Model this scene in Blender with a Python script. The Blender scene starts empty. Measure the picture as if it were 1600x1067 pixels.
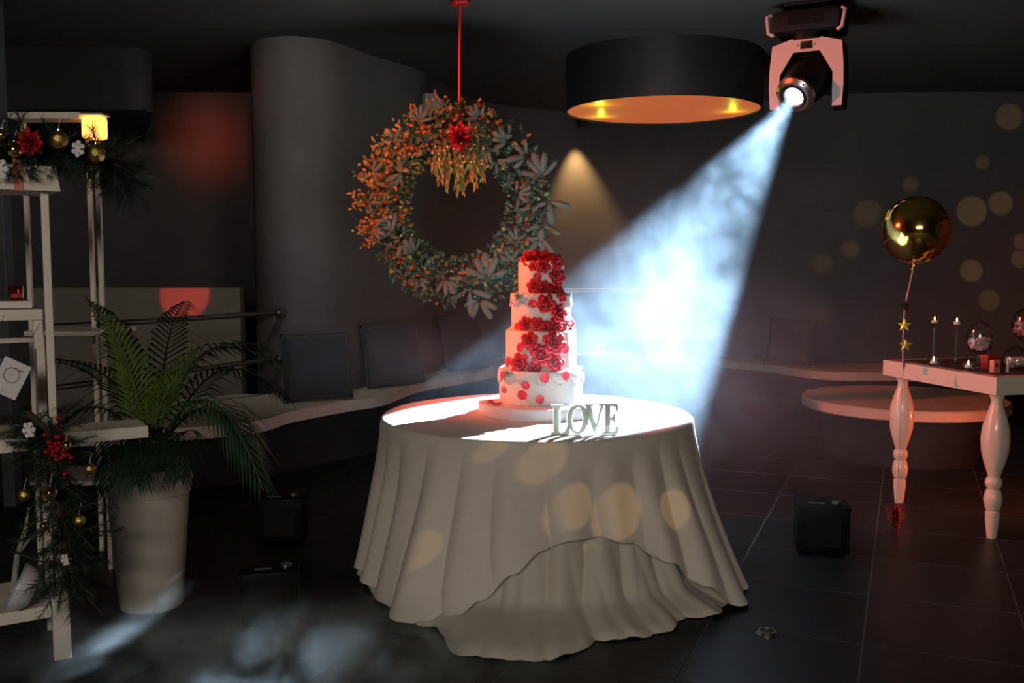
import bpy, bmesh, math, random
from mathutils import Vector, Matrix, Euler
random.seed(7)
R = math.radians
SC = bpy.context.scene
COL = SC.collection

# ------------------------------------------------------------------ camera
cam = bpy.data.cameras.new('camera')
cam.sensor_width = 36.0
cam.lens = 36.0 * 1514 / 1600
cam.clip_start = .05
camo = bpy.data.objects.new('camera', cam)
COL.objects.link(camo)
camo.location = (0, 0, 1.48)
camo.rotation_euler = (R(90 - 4.62), 0, 0)
SC.camera = camo

# ------------------------------------------------------------------ world, exposure
wd = bpy.data.worlds.new('World'); SC.world = wd
wd.use_nodes = True
wd.node_tree.nodes['Background'].inputs[0].default_value = (.9, .95, 1, 1)
wd.node_tree.nodes['Background'].inputs[1].default_value = .004
SC.view_settings.view_transform = 'Standard'
SC.view_settings.look = 'None'
SC.view_settings.exposure = 0
SC.view_settings.gamma = 1
SC.view_settings.use_curve_mapping = False
SC.cycles.volume_step_rate = 1.0
SC.cycles.volume_max_steps = 256
SC.cycles.max_bounces = 5
SC.cycles.transparent_max_bounces = 24
SC.cycles.diffuse_bounces = 2
SC.cycles.volume_bounces = 1
SC.cycles.caustics_reflective = False
SC.cycles.caustics_refractive = False
SC.cycles.sample_clamp_indirect = 3.0


def lamp(name, kind, loc, energy, color, target=None, **kw):
    l = bpy.data.lights.new(name, kind)
    l.energy = energy; l.color = color
    for k, v in kw.items():
        setattr(l, k, v)
    o = bpy.data.objects.new(name, l); COL.objects.link(o)
    o.location = loc
    if target is not None:
        o.rotation_euler = (Vector(target) - Vector(loc)).to_track_quat('-Z', 'Y').to_euler()
    return o


# unseen fill lamp added behind the camera to light the fronts
lamp('front_fill', 'AREA', (-.9, -3.4, 3.0), 215, (1, .90, .79), (.1, 5.0, .7), shape='RECTANGLE', size=2.6, size_y=1.2)
# red stage lamp standing off to the left, washing wreath, moving head and cake
lamp('red_stage_lamp', 'SPOT', (-3.3, 5.2, 2.95), 1100, (1, .13, .035), (.30, 5.75, 1.68), spot_size=R(54), spot_blend=.5, shadow_soft_size=.08)
# red stage lamp off to the right, low by the console
lamp('red_floor_lamp', 'SPOT', (3.75, 5.35, .45), 85, (1, .17, .05), (3.0, 6.1, .1), spot_size=R(104), spot_blend=.9, shadow_soft_size=.06)
# two red beams of the dance-floor effect light that land on the far left wall
lamp('red_effect_beam', 'SPOT', (-.3, 1.0, 3.0), 2800, (1, .10, .03), (-3.06, 9.9, 2.72), spot_size=R(6.2), spot_blend=1, shadow_soft_size=.25)
lamp('red_effect_beam', 'SPOT', (-.3, 1.0, 3.0), 2600, (1, .06, .05), (-2.80, 8.3, 1.21), spot_size=R(3.2), spot_blend=.35, shadow_soft_size=.01)

# unseen spot added under the ceiling to brighten the rounded wall end
lamp('wall_end_fill', 'SPOT', (-1.15, 5.7, 3.12), 60, (1, .93, .84), (-1.55, 7.6, 2.2), spot_size=R(100), spot_blend=1, shadow_soft_size=.12)
# amber dots thrown by an effect projector under the ceiling in front of the stage
DOT_AT = Vector((3.0, 1.4, 2.9))
DOTS = [(5.01, 9.9, 2.951, .131, .7), (4.764, 9.9, 2.499, .072, .55), (4.047, 9.9, 2.281, .078, .45), (3.634, 9.9, 2.005, .131, .5),
        (4.672, 9.9, 2.011, .15, 1), (4.961, 9.9, 2.089, .118, .9), (3.489, 9.9, 1.65, .085, .6), (3.226, 9.95, 1.507, .092, .5),
        (4.689, 9.9, 1.41, .111, 1), (5.185, 9.9, 1.701, .078, .8), (5.173, 9.9, 1.526, .085, .8), (4.883, 9.9, 1.11, .105, .7),
        (3.226, 9.95, .985, .105, .4), (-1.567, 7.5, 2.233, .134, .22), (-1.722, 7.5, 1.829, .074, .22),
        (-.373, 3.95, .302, .07, .16), (-.6, 4.4, .34, .045, .15), (.53, 3.9, .52, .105, .12), (.72, 4.05, .46, .08, .12),
        (.17, 3.9, .70, .075, .11), (.30, 3.88, .52, .085, .11)]


def dot_projector(dots, target, cone):
    dl = lamp('amber_dot_projector', 'SPOT', DOT_AT, 1100, (1, .62, .2), target, spot_size=R(cone), spot_blend=0, shadow_soft_size=.01)
    dl.data.use_nodes = True
    nt = dl.data.node_tree
    geo = nt.nodes.new('ShaderNodeNewGeometry')
    acc = None
    for x, y, z, r, s in dots:
        v = Vector((x, y, z)) - DOT_AT
        d = v.length; v.normalize()
        c = math.cos(math.atan(r / d)); e = (1 - c) * .12
        dp = nt.nodes.new('ShaderNodeVectorMath'); dp.operation = 'DOT_PRODUCT'
        nt.links.new(geo.outputs['Normal'], dp.inputs[0]); dp.inputs[1].default_value = v
        mr = nt.nodes.new('ShaderNodeMapRange')
        mr.inputs[1].default_value = c - e; mr.inputs[2].default_value = c + e
        mr.inputs[3].default_value = 0; mr.inputs[4].default_value = s
        nt.links.new(dp.outputs['Value'], mr.inputs[0])
        if acc is None:
            acc = mr.outputs[0]
        else:
            ad = nt.nodes.new('ShaderNodeMath'); ad.operation = 'ADD'
            nt.links.new(acc, ad.inputs[0]); nt.links.new(mr.outputs[0], ad.inputs[1]); acc = ad.outputs[0]
    nt.links.new(acc, nt.nodes['Emission'].inputs['Strength'])


dot_projector(DOTS[:13], (4.3, 9.9, 1.9), 22)
dot_projector(DOTS[15:], (.2, 4.0, .5), 34)
dot_projector(DOTS[13:15], (-1.65, 7.5, 2.0), 8)


# ------------------------------------------------------------------ materials
MATS = {}


def mat(name, col, rough=.6, metal=0, var=.12, scale=8, bump=0, bscale=60, emit=None, estr=0, trans=0, ior=1.45, coat=0, spec=.5, sheen=0, stretch=None, keep=False):
    if name in MATS:
        return MATS[name]
    m = bpy.data.materials.new(name); m.use_nodes = True
    t = m.node_tree; b = t.nodes['Principled BSDF']
    b.inputs['Roughness'].default_value = rough
    b.inputs['Metallic'].default_value = metal
    b.inputs['IOR'].default_value = ior
    b.inputs['Transmission Weight'].default_value = trans
    b.inputs['Coat Weight'].default_value = coat
    b.inputs['Specular IOR Level'].default_value = spec
    b.inputs['Sheen Weight'].default_value = sheen
    tcn = t.nodes.new('ShaderNodeTexCoord')
    src = tcn.outputs['Object']
    if stretch:
        mp = t.nodes.new('ShaderNodeMapping'); mp.inputs['Scale'].default_value = stretch
        t.links.new(src, mp.inputs[0]); src = mp.outputs[0]
    n = t.nodes.new('ShaderNodeTexNoise'); n.inputs['Scale'].default_value = scale; n.inputs['Detail'].default_value = 3
    t.links.new(src, n.inputs['Vector'])
    rp = t.nodes.new('ShaderNodeValToRGB')
    rp.color_ramp.elements[0].position = .3; rp.color_ramp.elements[1].position = .7
    rp.color_ramp.elements[0].color = (*[max(0, c * (1 - var)) for c in col], 1)
    rp.color_ramp.elements[1].color = (*[min(1, c * (1 + var)) for c in col], 1)
    t.links.new(n.outputs['Fac'], rp.inputs[0]); t.links.new(rp.outputs[0], b.inputs['Base Color'])
    if bump:
        n2 = t.nodes.new('ShaderNodeTexNoise'); n2.inputs['Scale'].default_value = bscale; n2.inputs['Detail'].default_value = 4
        t.links.new(src, n2.inputs['Vector'])
        bp = t.nodes.new('ShaderNodeBump'); bp.inputs['Strength'].default_value = bump; bp.inputs['Distance'].default_value = .01
        t.links.new(n2.outputs['Fac'], bp.inputs['Height']); t.links.new(bp.outputs[0], b.inputs['Normal'])
    if emit:
        b.inputs['Emission Color'].default_value = (*emit, 1); b.inputs['Emission Strength'].default_value = estr
    if emit and not keep:
        m.cycles.emission_sampling = 'NONE'
    MATS[name] = m
    return m


WALL = mat('anthracite plaster', (.078, .071, .070), .85, var=.06, scale=2.5, bump=.08, bscale=30)
CEIL = mat('dark grey ceiling paint', (.050, .047, .044), .8, var=.08, scale=2)
TILE = mat('dark slate tile', (.010, .0103, .011), .42, var=.25, scale=3, spec=.3, bump=.05, bscale=25)
GROUT = mat('grey grout', (.10, .096, .092), .9)
CLOTH = mat('cream satin cloth', (.66, .595, .52), .62, var=.03, scale=5, bump=.05, bscale=260, sheen=.15)
CLOTH_SHADED = mat('shaded cream cloth', (.56, .52, .43), .66, var=.03, scale=5, bump=.05, bscale=260, sheen=.15)  # same cream as the overlay, with the underlay's shadow put into the colour
WHITEWOOD = mat('white painted wood', (.74, .68, .58), .5, var=.06, scale=9, bump=.06, bscale=40, stretch=(1, 1, .25))
BENCHTOP = mat('pale stone bench top', (.55, .50, .44), .55, var=.06, scale=4)
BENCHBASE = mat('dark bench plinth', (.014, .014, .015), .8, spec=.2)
BLACK = mat('black plastic', (.004, .004, .0045), .45, spec=.12)
BLACKM = mat('black powder coat', (.006, .006, .0065), .5, spec=.15, bump=.1, bscale=200)
YOKE = mat('silver grey plastic', (.62, .60, .60), .45, var=.03)
METAL = mat('brushed steel', (.55, .55, .56), .3, metal=1, var=.05)
DARKMETAL = mat('dark brushed steel', (.12, .115, .11), .5, metal=1)
GOLD = mat('gold glitter', (.62, .45, .13), .32, metal=1, var=.3, scale=60, bump=.35, bscale=220)
GOLDSH = mat('shiny gold', (.85, .58, .16), .09, metal=1, var=.04)
FOIL = mat('gold foil', (.80, .50, .12), .10, metal=1, var=.06, scale=3, bump=.04, bscale=14)
SNOW = mat('white felt', (.78, .76, .74), .8)
REDROSE = mat('red sugar rose', (.52, .012, .022), .5, var=.35, scale=40)
REDPETAL = mat('red sugar petal', (.60, .02, .035), .5, var=.2, scale=30)
ICING = mat('white fondant', (.88, .83, .78), .5, var=.02, scale=4)
BOARD = mat('white cake board', (.80, .77, .78), .45, var=.02)
LACE = mat('white sugar lace', (.82, .77, .72), .6, var=.05, scale=60, bump=.5, bscale=120)
CAKELEAF = mat('green sugar leaf', (.05, .24, .16), .5)
REDFAB = mat('red fabric', (.45, .012, .012), .6, var=.3, scale=30, bump=.3, bscale=80)
REDRIB = mat('red ribbon', (.62, .03, .03), .5)
PINKRIB = mat('pink ribbon', (.62, .20, .19), .6)
BERRY = mat('red berry', (.35, .006, .01), .25)
PINE = mat('dark pine needle', (.008, .020, .011), .6, var=.4, scale=14)
LEAFDK = mat('dark evergreen leaf', (.014, .046, .026), .5, spec=.3, var=.4, scale=12)
LEAFOL_LIT = mat('red-lit olive leaf', (.20, .105, .022), .5, spec=.3, var=.4, scale=12)  # olive leaves with the orange of the red light put into the colour
LEAFBL = mat('blue green leaf', (.022, .060, .046), .5, spec=.3, var=.3, scale=12)
LEAFYL = mat('yellow green leaf', (.20, .26, .04), .45, var=.3, scale=12)
SPRUCE = mat('frosted spruce', (.115, .155, .125), .7, var=.5, scale=110, bump=.8, bscale=160)
TWIGM = mat('brown twig', (.07, .045, .03), .8)
PEARL = mat('white pearl berry', (.8, .76, .66), .2)
PALM = mat('dark palm leaf', (.008, .022, .010), .38, var=.3, scale=10)
PALMY = mat('young palm leaf', (.085, .14, .018), .42, var=.3, scale=10)
PALML = mat('glossy palm leaf', (.025, .065, .032), .32, var=.3, scale=10)
STEMM = mat('palm stem', (.12, .15, .05), .5)
POT = mat('white planter plastic', (.52, .475, .415), .45, var=.03)
SOIL = mat('potting soil', (.02, .014, .01), .95, bump=.6, bscale=60)
CUSH = mat('slate blue fabric', (.026, .030, .038), .9, var=.1, bump=.2, bscale=200, sheen=.1)
CUSHB = mat('brown fabric', (.09, .05, .042), .9, var=.1, bump=.2, bscale=200)


def thin_glass(name, tint, gloss):
    """thin-walled glass: clear body with a Fresnel sheen"""
    m = bpy.data.materials.new(name); m.use_nodes = True
    t = m.node_tree; t.nodes.remove(t.nodes['Principled BSDF'])
    out = t.nodes['Material Output']
    tr = t.nodes.new('ShaderNodeBsdfTransparent'); gl = t.nodes.new('ShaderNodeBsdfGlossy'); mx = t.nodes.new('ShaderNodeMixShader'); fr = t.nodes.new('ShaderNodeLayerWeight')
    n = t.nodes.new('ShaderNodeTexNoise'); n.inputs['Scale'].default_value = 12
    mr = t.nodes.new('ShaderNodeMapRange'); mr.inputs[3].default_value = .03; mr.inputs[4].default_value = .09
    t.links.new(n.outputs[0], mr.inputs[0]); t.links.new(mr.outputs[0], gl.inputs['Roughness'])
    tr.inputs[0].default_value = (*tint, 1); fr.inputs[0].default_value = gloss
    ml = t.nodes.new('ShaderNodeMath'); ml.operation = 'MULTIPLY_ADD'; ml.inputs[1].default_value = .6; ml.inputs[2].default_value = .07; t.links.new(fr.outputs['Fresnel'], ml.inputs[0]); t.links.new(ml.outputs[0], mx.inputs[0]); t.links.new(tr.outputs[0], mx.inputs[1]); t.links.new(gl.outputs[0], mx.inputs[2]); t.links.new(mx.outputs[0], out.inputs[0])
    return m


GLASS = thin_glass('clear glass', (.95, .95, .95), .16)
REDGLASS = thin_glass('pink glass', (.92, .55, .46), .2)
WAX = mat('white wax', (.85, .8, .7), .5)
FLAME = mat('candle flame', (1, .7, .3), .5, emit=(1, .62, .25), estr=14)
SWEET = mat('white marshmallow', (.72, .62, .58), .7)
PINKSWEET = mat('pink sweets', (.62, .26, .20), .6)
TEAL = mat('turquoise paper', (.28, .55, .50), .7)
PAPER = mat('white card', (.66, .63, .64), .7, var=.02)
INK = mat('grey print', (.22, .20, .20), .7)
ORANGEPR = mat('orange print', (.55, .16, .07), .7)
REDBOX = mat('dark red box', (.22, .012, .012), .5)
PARA = mat('beige parapet paint', (.22, .19, .16), .8, var=.05, scale=3)
PILL = mat('dark grey frame paint', (.07, .07, .073), .6)


# ------------------------------------------------------------------ mesh builder
class MB:
    def __init__(s):
        s.v = []; s.f = []

    def add(s, vs, fs, M=None):
        o = len(s.v)
        for p in vs:
            p = Vector(p)
            s.v.append(M @ p if M is not None else p)
        for f in fs:
            s.f.append([i + o for i in f])
        return s

    def box(s, c, d, M=None, bev=0):
        x, y, z = [q / 2 for q in d]
        if not bev:
            vs = [(c[0] + i * x, c[1] + j * y, c[2] + k * z) for k in (-1, 1) for j in (-1, 1) for i in (-1, 1)]
            fs = [(0, 2, 3, 1), (4, 5, 7, 6), (0, 1, 5, 4), (2, 6, 7, 3), (0, 4, 6, 2), (1, 3, 7, 5)]
            return s.add(vs, fs, M)
        bm = bmesh.new()
        bmesh.ops.create_cube(bm, size=1)
        bmesh.ops.scale(bm, vec=d, verts=bm.verts)
        bmesh.ops.bevel(bm, geom=list(bm.edges), offset=bev, segments=2, affect='EDGES', profile=.6)
        bmesh.ops.translate(bm, vec=c, verts=bm.verts)
        bm.verts.index_update()
        s.add([v.co.copy() for v in bm.verts], [[v.index for v in f.verts] for f in bm.faces], M)
        bm.free()
        return s

    def tube(s, pts, rad, n=8, M=None, caps=True):
        pts = [Vector(p) for p in pts]
        if not hasattr(rad, '__len__'):
            rad = [rad] * len(pts)
        vs, fs = [], []
        up = None
        for i, p in enumerate(pts):
            a = pts[max(0, i - 1)]; b = pts[min(len(pts) - 1, i + 1)]
            t = (b - a).normalized()
            if up is None:
                up = Vector((0, 0, 1)) if abs(t.z) < .9 else Vector((0, 1, 0))
            sx = t.cross(up)
            if sx.length < 1e-5:
                sx = t.orthogonal()
            sx.normalize(); up = sx.cross(t).normalized()
            for k in range(n):
                an = 2 * math.pi * k / n
                vs.append(p + (sx * math.cos(an) + up * math.sin(an)) * rad[i])
        for i in range(len(pts) - 1):
            for k in range(n):
                fs.append((i * n + k, i * n + (k + 1) % n, (i + 1) * n + (k + 1) % n, (i + 1) * n + k))
        if caps:
            fs.append(tuple(range(n))[::-1]); fs.append(tuple(range((len(pts) - 1) * n, len(pts) * n)))
        return s.add(vs, fs, M)

    def lathe(s, prof, n=32, c=(0, 0, 0), M=None, wob=None):
        vs, fs = [], []
        for i, (r, z) in enumerate(prof):
            for k in range(n):
                a = 2 * math.pi * k / n
                vs.append((c[0] + r * math.cos(a), c[1] + r * math.sin(a), c[2] + z))
        for i in range(len(prof) - 1):
            for k in range(n):
                fs.append((i * n + k, i * n + (k + 1) % n, (i + 1) * n + (k + 1) % n, (i + 1) * n + k))
        if prof[0][0] > 1e-4:
            fs.append(tuple(range(n))[::-1])
        if prof[-1][0] > 1e-4:
            m = len(prof) - 1
            fs.append(tuple(range(m * n, m * n + n)))
        return s.add(vs, fs, M)

    def ball(s, c, r, nu=14, nv=9, sc=(1, 1, 1), M=None):
        pr = [(math.sin(math.pi * i / nv), -math.cos(math.pi * i / nv)) for i in range(nv + 1)]
        vs, fs = [], []
        for a, z in pr:
            for k in range(nu):
                t = 2 * math.pi * k / nu
                vs.append((c[0] + r * a * math.cos(t) * sc[0], c[1] + r * a * math.sin(t) * sc[1], c[2] + r * z * sc[2]))
        for i in range(nv):
            for k in range(nu):
                fs.append((i * nu + k, i * nu + (k + 1) % nu, (i + 1) * nu + (k + 1) % nu, (i + 1) * nu + k))
        return s.add(vs, fs, M)

    def prism(s, poly, d, M=None):
        """polygon in local XZ, thickness d along local +Y"""
        n = len(poly)
        vs = [(x, 0, z) for x, z in poly] + [(x, d, z) for x, z in poly]
        fs = [tuple(range(n)), tuple(range(n, 2 * n))[::-1]]
        for i in range(n):
            j = (i + 1) % n
            fs.append((i, i + n, j + n, j))
        return s.add(vs, fs, M)

    def build(s, name, m, parent=None, smooth=False, loc=None, rz=0, ang=40):
        me = bpy.data.meshes.new(name)
        me.from_pydata([tuple(p) for p in s.v], [], s.f)
        bm = bmesh.new(); bm.from_mesh(me)
        bmesh.ops.remove_doubles(bm, verts=bm.verts, dist=1e-6)
        bmesh.ops.recalc_face_normals(bm, faces=bm.faces)
        bm.to_mesh(me); bm.free()
        if smooth:
            me.shade_smooth()
            if ang:
                me.set_sharp_from_angle(angle=R(ang))
        me.materials.append(m)
        o = bpy.data.objects.new(name, me); COL.objects.link(o)
        if parent is not None:
            o.parent = parent
        if loc is not None:
            o.location = loc
        if rz:
            o.rotation_euler = (0, 0, rz)
        return o


def tag(o, label=None, cat=None, group=None, kind=None):
    if label: o['label'] = label
    if cat: o['category'] = cat
    if group: o['group'] = group
    if kind: o['kind'] = kind
    return o


def thing(name, label, cat, loc=(0, 0, 0), rz=0, group=None):
    o = bpy.data.objects.new(name, None); COL.objects.link(o)
    o.empty_display_size = .1
    o.location = loc; o.rotation_euler = (0, 0, rz)
    return tag(o, label, cat, group)


def inst(src, parent, M):
    c = bpy.data.objects.new(src.name.split('.')[0], src.data)
    COL.objects.link(c); c.parent = parent; c.matrix_local = M
    return c


def copytree(src, loc, label=None, rz=None):
    c = src.copy(); COL.objects.link(c); c.location = loc
    if rz is not None:
        c.rotation_euler = (0, 0, rz)
    if label: c['label'] = label
    for ch in list(src.children):
        d = ch.copy(); COL.objects.link(d); d.parent = c
        for g in list(ch.children):
            e = g.copy(); COL.objects.link(e); e.parent = d
    return c


def look(normal, up=(0, 0, 1)):
    """rotation whose local Z is `normal`"""
    z = Vector(normal).normalized(); u = Vector(up)
    x = u.cross(z)
    if x.length < 1e-4:
        x = z.orthogonal()
    x.normalize(); y = z.cross(x)
    return Matrix((x, y, z)).transposed().to_4x4()


def spline(P, n=8):
    P = [Vector(p) for p in P]
    out = []
    for i in range(len(P) - 1):
        p0 = P[max(0, i - 1)]; p1 = P[i]; p2 = P[i + 1]; p3 = P[min(len(P) - 1, i + 2)]
        for k in range(n):
            t = k / n
            out.append(.5 * ((2 * p1) + (p2 - p0) * t + (2 * p0 - 5 * p1 + 4 * p2 - p3) * t * t + (3 * p1 - p0 - 3 * p2 + p3) * t ** 3))
    out.append(P[-1])
    return out


# ================================================================== THE ROOM
CZ = 3.2
# floor with single tiles
fl = MB().box((0, 5.0, -.022), (14, 18, .04)).build('floor', GROUT); tag(fl, kind='structure')
D1 = Vector((.3775, .926)); D2 = Vector((.926, -.3775))
T = .60
tb = MB().box((0, 0, 0), (T - .007, T - .007, .02), bev=.0015)
tile0 = None
cand = []
for iu in range(-24, 24):
    for iv in range(-4, 24):
        u = -.72 + (iu + .5) * T; v = 4.512 + (iv + .5) * T
        x = D2.x * u + D1.x * v; y = D2.y * u + D1.y * v
        if 2.7 < y < 11.3 and abs(x) < .56 * y + .55 and -5.5 < x < 5.6:
            cand.append((x * x + y * y, x, y))
cand.sort()
for d, x, y in cand[:300]:
    M = Matrix.Translation((x, y, -.0095)) @ Matrix.Rotation(math.atan2(D2.y, D2.x), 4, 'Z') @ Matrix.Rotation(random.uniform(-.0012, .0012), 4, 'X')
    if tile0 is None:
        tile0 = tb.build('tile', TILE, fl); tile0.matrix_local = M
    else:
        inst(tile0, fl, M)

ce = MB().box((0, 5, CZ + .05), (14, 18, .1)).build('ceiling', CEIL); tag(ce, kind='structure')

# S-curved back wall: rounded end on the left, deep bay in the middle, flatter run on the right
WP = [(-1.75, 9.6), (-2.02, 8.9), (-2.12, 8.3), (-2.08, 7.86), (-1.93, 7.62), (-1.72, 7.52), (-1.53, 7.58), (-1.38, 7.74), (-1.13, 8.3), (-.82, 8.85),
      (-.64, 9.55), (-.42, 10.3), (0, 10.85), (.58, 11.2), (1.2, 11.4), (1.9, 11.15), (2.6, 10.55), (3.3, 10.1), (4.2, 9.95), (6.2, 9.93)]
wp = spline([(a, b, 0) for a, b in WP], 8)


def wall_strip(path, z0, z1, th=.12):
    m = MB(); n = len(path)
    vs = []
    for i, p in enumerate(path):
        t = (path[min(n - 1, i + 1)] - path[max(0, i - 1)]).normalized()
        nrm = Vector((-t.y, t.x, 0))
        for q in (p, p + nrm * th):
            vs.append((q.x, q.y, z0)); vs.append((q.x, q.y, z1))
    fs = []
    for i in range(n - 1):
        a = i * 4; b = a + 4
        fs += [(a, b, b + 1, a + 1), (a + 2, a + 3, b + 3, b + 2), (a + 1, b + 1, b + 3, a + 3), (a, a + 2, b + 2, b)]
    fs += [(0, 1, 3, 2), ((n - 1) * 4, (n - 1) * 4 + 2, (n - 1) * 4 + 3, (n - 1) * 4 + 1)]
    return m.add(vs, fs)


tag(wall_strip(wp, 0, CZ).build('wall_back', WALL, smooth=True), kind='structure')
tag(MB().box((-4.2, 10.02, 1.6), (5.0, .12, 3.2)).build('wall_left', WALL), kind='structure')
tag(MB().box((6.15, 5.0, 1.6), (.12, 10, 3.2)).build('wall_right', WALL), kind='structure')
# lowered ceiling over the left recess, with a rounded corner
sp = [(-7, 7.9), (-3.1, 7.9)] + [(-3.1 + .16 * math.sin(a * math.pi / 12), 8.06 - .16 * math.cos(a * math.pi / 12)) for a in range(1, 7)] + [(-3.75, 10), (-7, 10)]
m = MB(); n = len(sp)
m.add([(x, y, 2.71) for x, y in sp] + [(x, y, 3.2) for x, y in sp], [tuple(range(n)), tuple(range(n, 2 * n))] + [(i, (i + 1) % n, (i + 1) % n + n, i + n) for i in range(n)])
tag(m.build('trim_1', mat('black soffit paint', (.020, .019, .019), .8, var=.08)), kind='structure')
# half-height parapet in the recess
tag(MB().box((-3.23, 8.38, .635), (1.8, .16, 1.27), bev=.008).build('trim_2', PARA), kind='structure')
# dark door frame at the far left
tag(MB().box((-3.06, 5.85, 1.6), (.075, .10, 3.2), bev=.006).build('trim_3', PILL), kind='structure')
# ledge along the back of the bay
lp = [p for p in wp if .15 < p.x < 1.95 and p.y > 10.5]
tag(wall_strip([p + Vector((0, -.16, 0)) for p in lp], 1.14, 1.19, .14).build('trim_4', BENCHTOP, smooth=True), kind='structure')

# ================================================================== BUILT-IN BENCH
FE = [(-3.6, 5.7), (-2.5, 5.85), (-1.73, 6.22), (-1.54, 6.69), (-1.24, 7.19), (-1.0, 7.52), (-.80, 8.3), (-.30, 9.15), (.25, 10.15), (.8, 10.85), (1.3, 10.95),
      (1.8, 10.75), (2.32, 10.2), (2.66, 9.74), (2.97, 9.2), (3.6, 9.1), (5.9, 9.1)]
BE = [(-3.6, 6.6), (-2.7, 7.2), (-2.2, 7.55), (-1.95, 7.60), (-1.5, 7.58), (-1.34, 7.78), (-1.1, 8.32), (-.68, 9.4), (-.1, 10.7), (.55, 11.15), (1.2, 11.35),
      (1.9, 11.1), (2.55, 10.55), (3.1, 10.15), (3.5, 10.0), (4.2, 9.92), (5.9, 9.92)]
fe = spline([(a, b, 0) for a, b in FE], 6); be = spline([(a, b, 0) for a, b in BE], 6)


def ribbon_slab(fa, ba, z0, z1):
    n = len(fa); vs = []; fs = []
    for p, q in zip(fa, ba):
        vs += [(p.x, p.y, z0), (p.x, p.y, z1), (q.x, q.y, z1), (q.x, q.y, z0)]
    for i in range(n - 1):
        a = i * 4; b = a + 4
        for k in range(4):
            fs.append((a + k, a + (k + 1) % 4, b + (k + 1) % 4, b + k))
    fs += [(0, 1, 2, 3), ((n - 1) * 4 + 3, (n - 1) * 4 + 2, (n - 1) * 4 + 1, (n - 1) * 4)]
    return MB().add(vs, fs)


bench = thing('curved_bench', 'long pale bench following the curved dark wall', 'bench', (0, 0, 0))
ribbon_slab(fe, be, .37, .45).build('seat', BENCHTOP, bench, smooth=True, ang=35)
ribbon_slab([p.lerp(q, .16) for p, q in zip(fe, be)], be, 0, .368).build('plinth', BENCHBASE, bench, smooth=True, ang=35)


def cushion(loc, w, h, rz, lean, m, label, group='scatter cushions on the curved bench'):
    n = 14; vs = []; fs = []
    for side in (-1, 1):
        for i in range(n + 1):
            for j in range(n + 1):
                u = i / n * 2 - 1; v = j / n * 2 - 1
                puff = ((1 - u ** 4) * (1 - v ** 4)) ** .55
                pin = 1 - .07 * (1 - u * u) * abs(v) ** 2 - .0
                pin2 = 1 - .07 * (1 - v * v) * abs(u) ** 2
                vs.append((u * w / 2 * pin2, side * puff * .075, v * h / 2 * pin + h / 2))
    k = (n + 1) ** 2
    for s_ in range(2):
        for i in range(n):
            for j in range(n):
                a = s_ * k + i * (n + 1) + j
                fs.append((a, a + n + 1, a + n + 2, a + 1))
    t = thing('cushion', label, 'cushion', loc, rz, group)
    b = MB().add(vs, fs, Matrix.Rotation(lean, 4, 'X')).build('cover', m, t, smooth=True, ang=0)
    edge = [(u * w / 2, 0, v * h / 2 + h / 2) for u, v in [(-1, -1), (-.5, -.96), (0, -.93), (.5, -.96), (1, -1), (.96, -.5), (.93, 0), (.96, .5), (1, 1), (.5, .96), (0, .93), (-.5, .96), (-1, 1), (-.96, .5), (-.93, 0), (-.96, -.5), (-1, -1)]]
    MB().tube(edge, .006, 5, Matrix.Rotation(lean, 4, 'X')).build('piping', m, t, smooth=True)
    return t


cushion((-1.44, 7.17, .470), .52, .50, R(24), R(-14), CUSH, 'slate blue cushion nearest the steel handrail on the curved bench')
cushion((-.96, 8.02, .470), .56, .52, R(38), R(-14), CUSH, 'slate blue cushion on the bench below the left of the wreath')
cushion((-.42, 9.25, .470), .56, .52, R(48), R(-14), CUSH, 'slate blue cushion on the bench half hidden behind the cake')
cushion((1.32, 11.08, .470), .46, .40, R(-5), R(-14), CUSH, 'dark cushion in the middle bay seen through the light beam')
cushion((2.80, 9.78, .470), .50, .46, R(-38), R(-16), CUSHB, 'brown cushion on the right stretch of the bench')

# handrail
hr = thing('handrail', 'dark steel handrail fixed to the rounded wall end', 'handrail')
MB().tube([(-2.95, 5.9, 1.085), (-2.37, 6.7, 1.088), (-1.80, 7.47, 1.10)], .019, 12).build('rail', DARKMETAL, hr, smooth=True)
MB().tube([(-2.95, 5.9, .70), (-2.37, 6.7, .72), (-1.81, 7.47, .745)], .019, 12).build('rail', DARKMETAL, hr, smooth=True)
for zz in (1.10, .745):
    d = Vector((.28, .96, 0)).normalized() * .05
    b = MB().tube([(-1.80, 7.45, zz), Vector((-1.80, 7.45, zz)) + d * 2.4], .034, 18).build('bracket', METAL, hr, smooth=True)
    MB().ball((-1.795, 7.44, zz), .03, 14, 9).build('end_cap', DARKMETAL, b, smooth=True)
MB().tube([(-2.90, 5.97, .0), (-2.90, 5.97, 1.085)], .019, 12).build('post', DARKMETAL, hr, smooth=True)

# small white box on the wall
wsp = thing('wall_speaker', 'small pale box mounted high on the wall behind the wreath', 'speaker', (-.73, 8.80, 2.84), R(25))
MB().box((0, 0, .07), (.12, .09, .15), bev=.01).build('housing', mat('pale grey plastic', (.32, .30, .29), .6), wsp)
MB().box((0, -.046, .07), (.10, .006, .13), bev=.002).build('grille', mat('pale grey mesh', (.28, .27, .26), .8, bump=.5, bscale=300), wsp)

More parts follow.
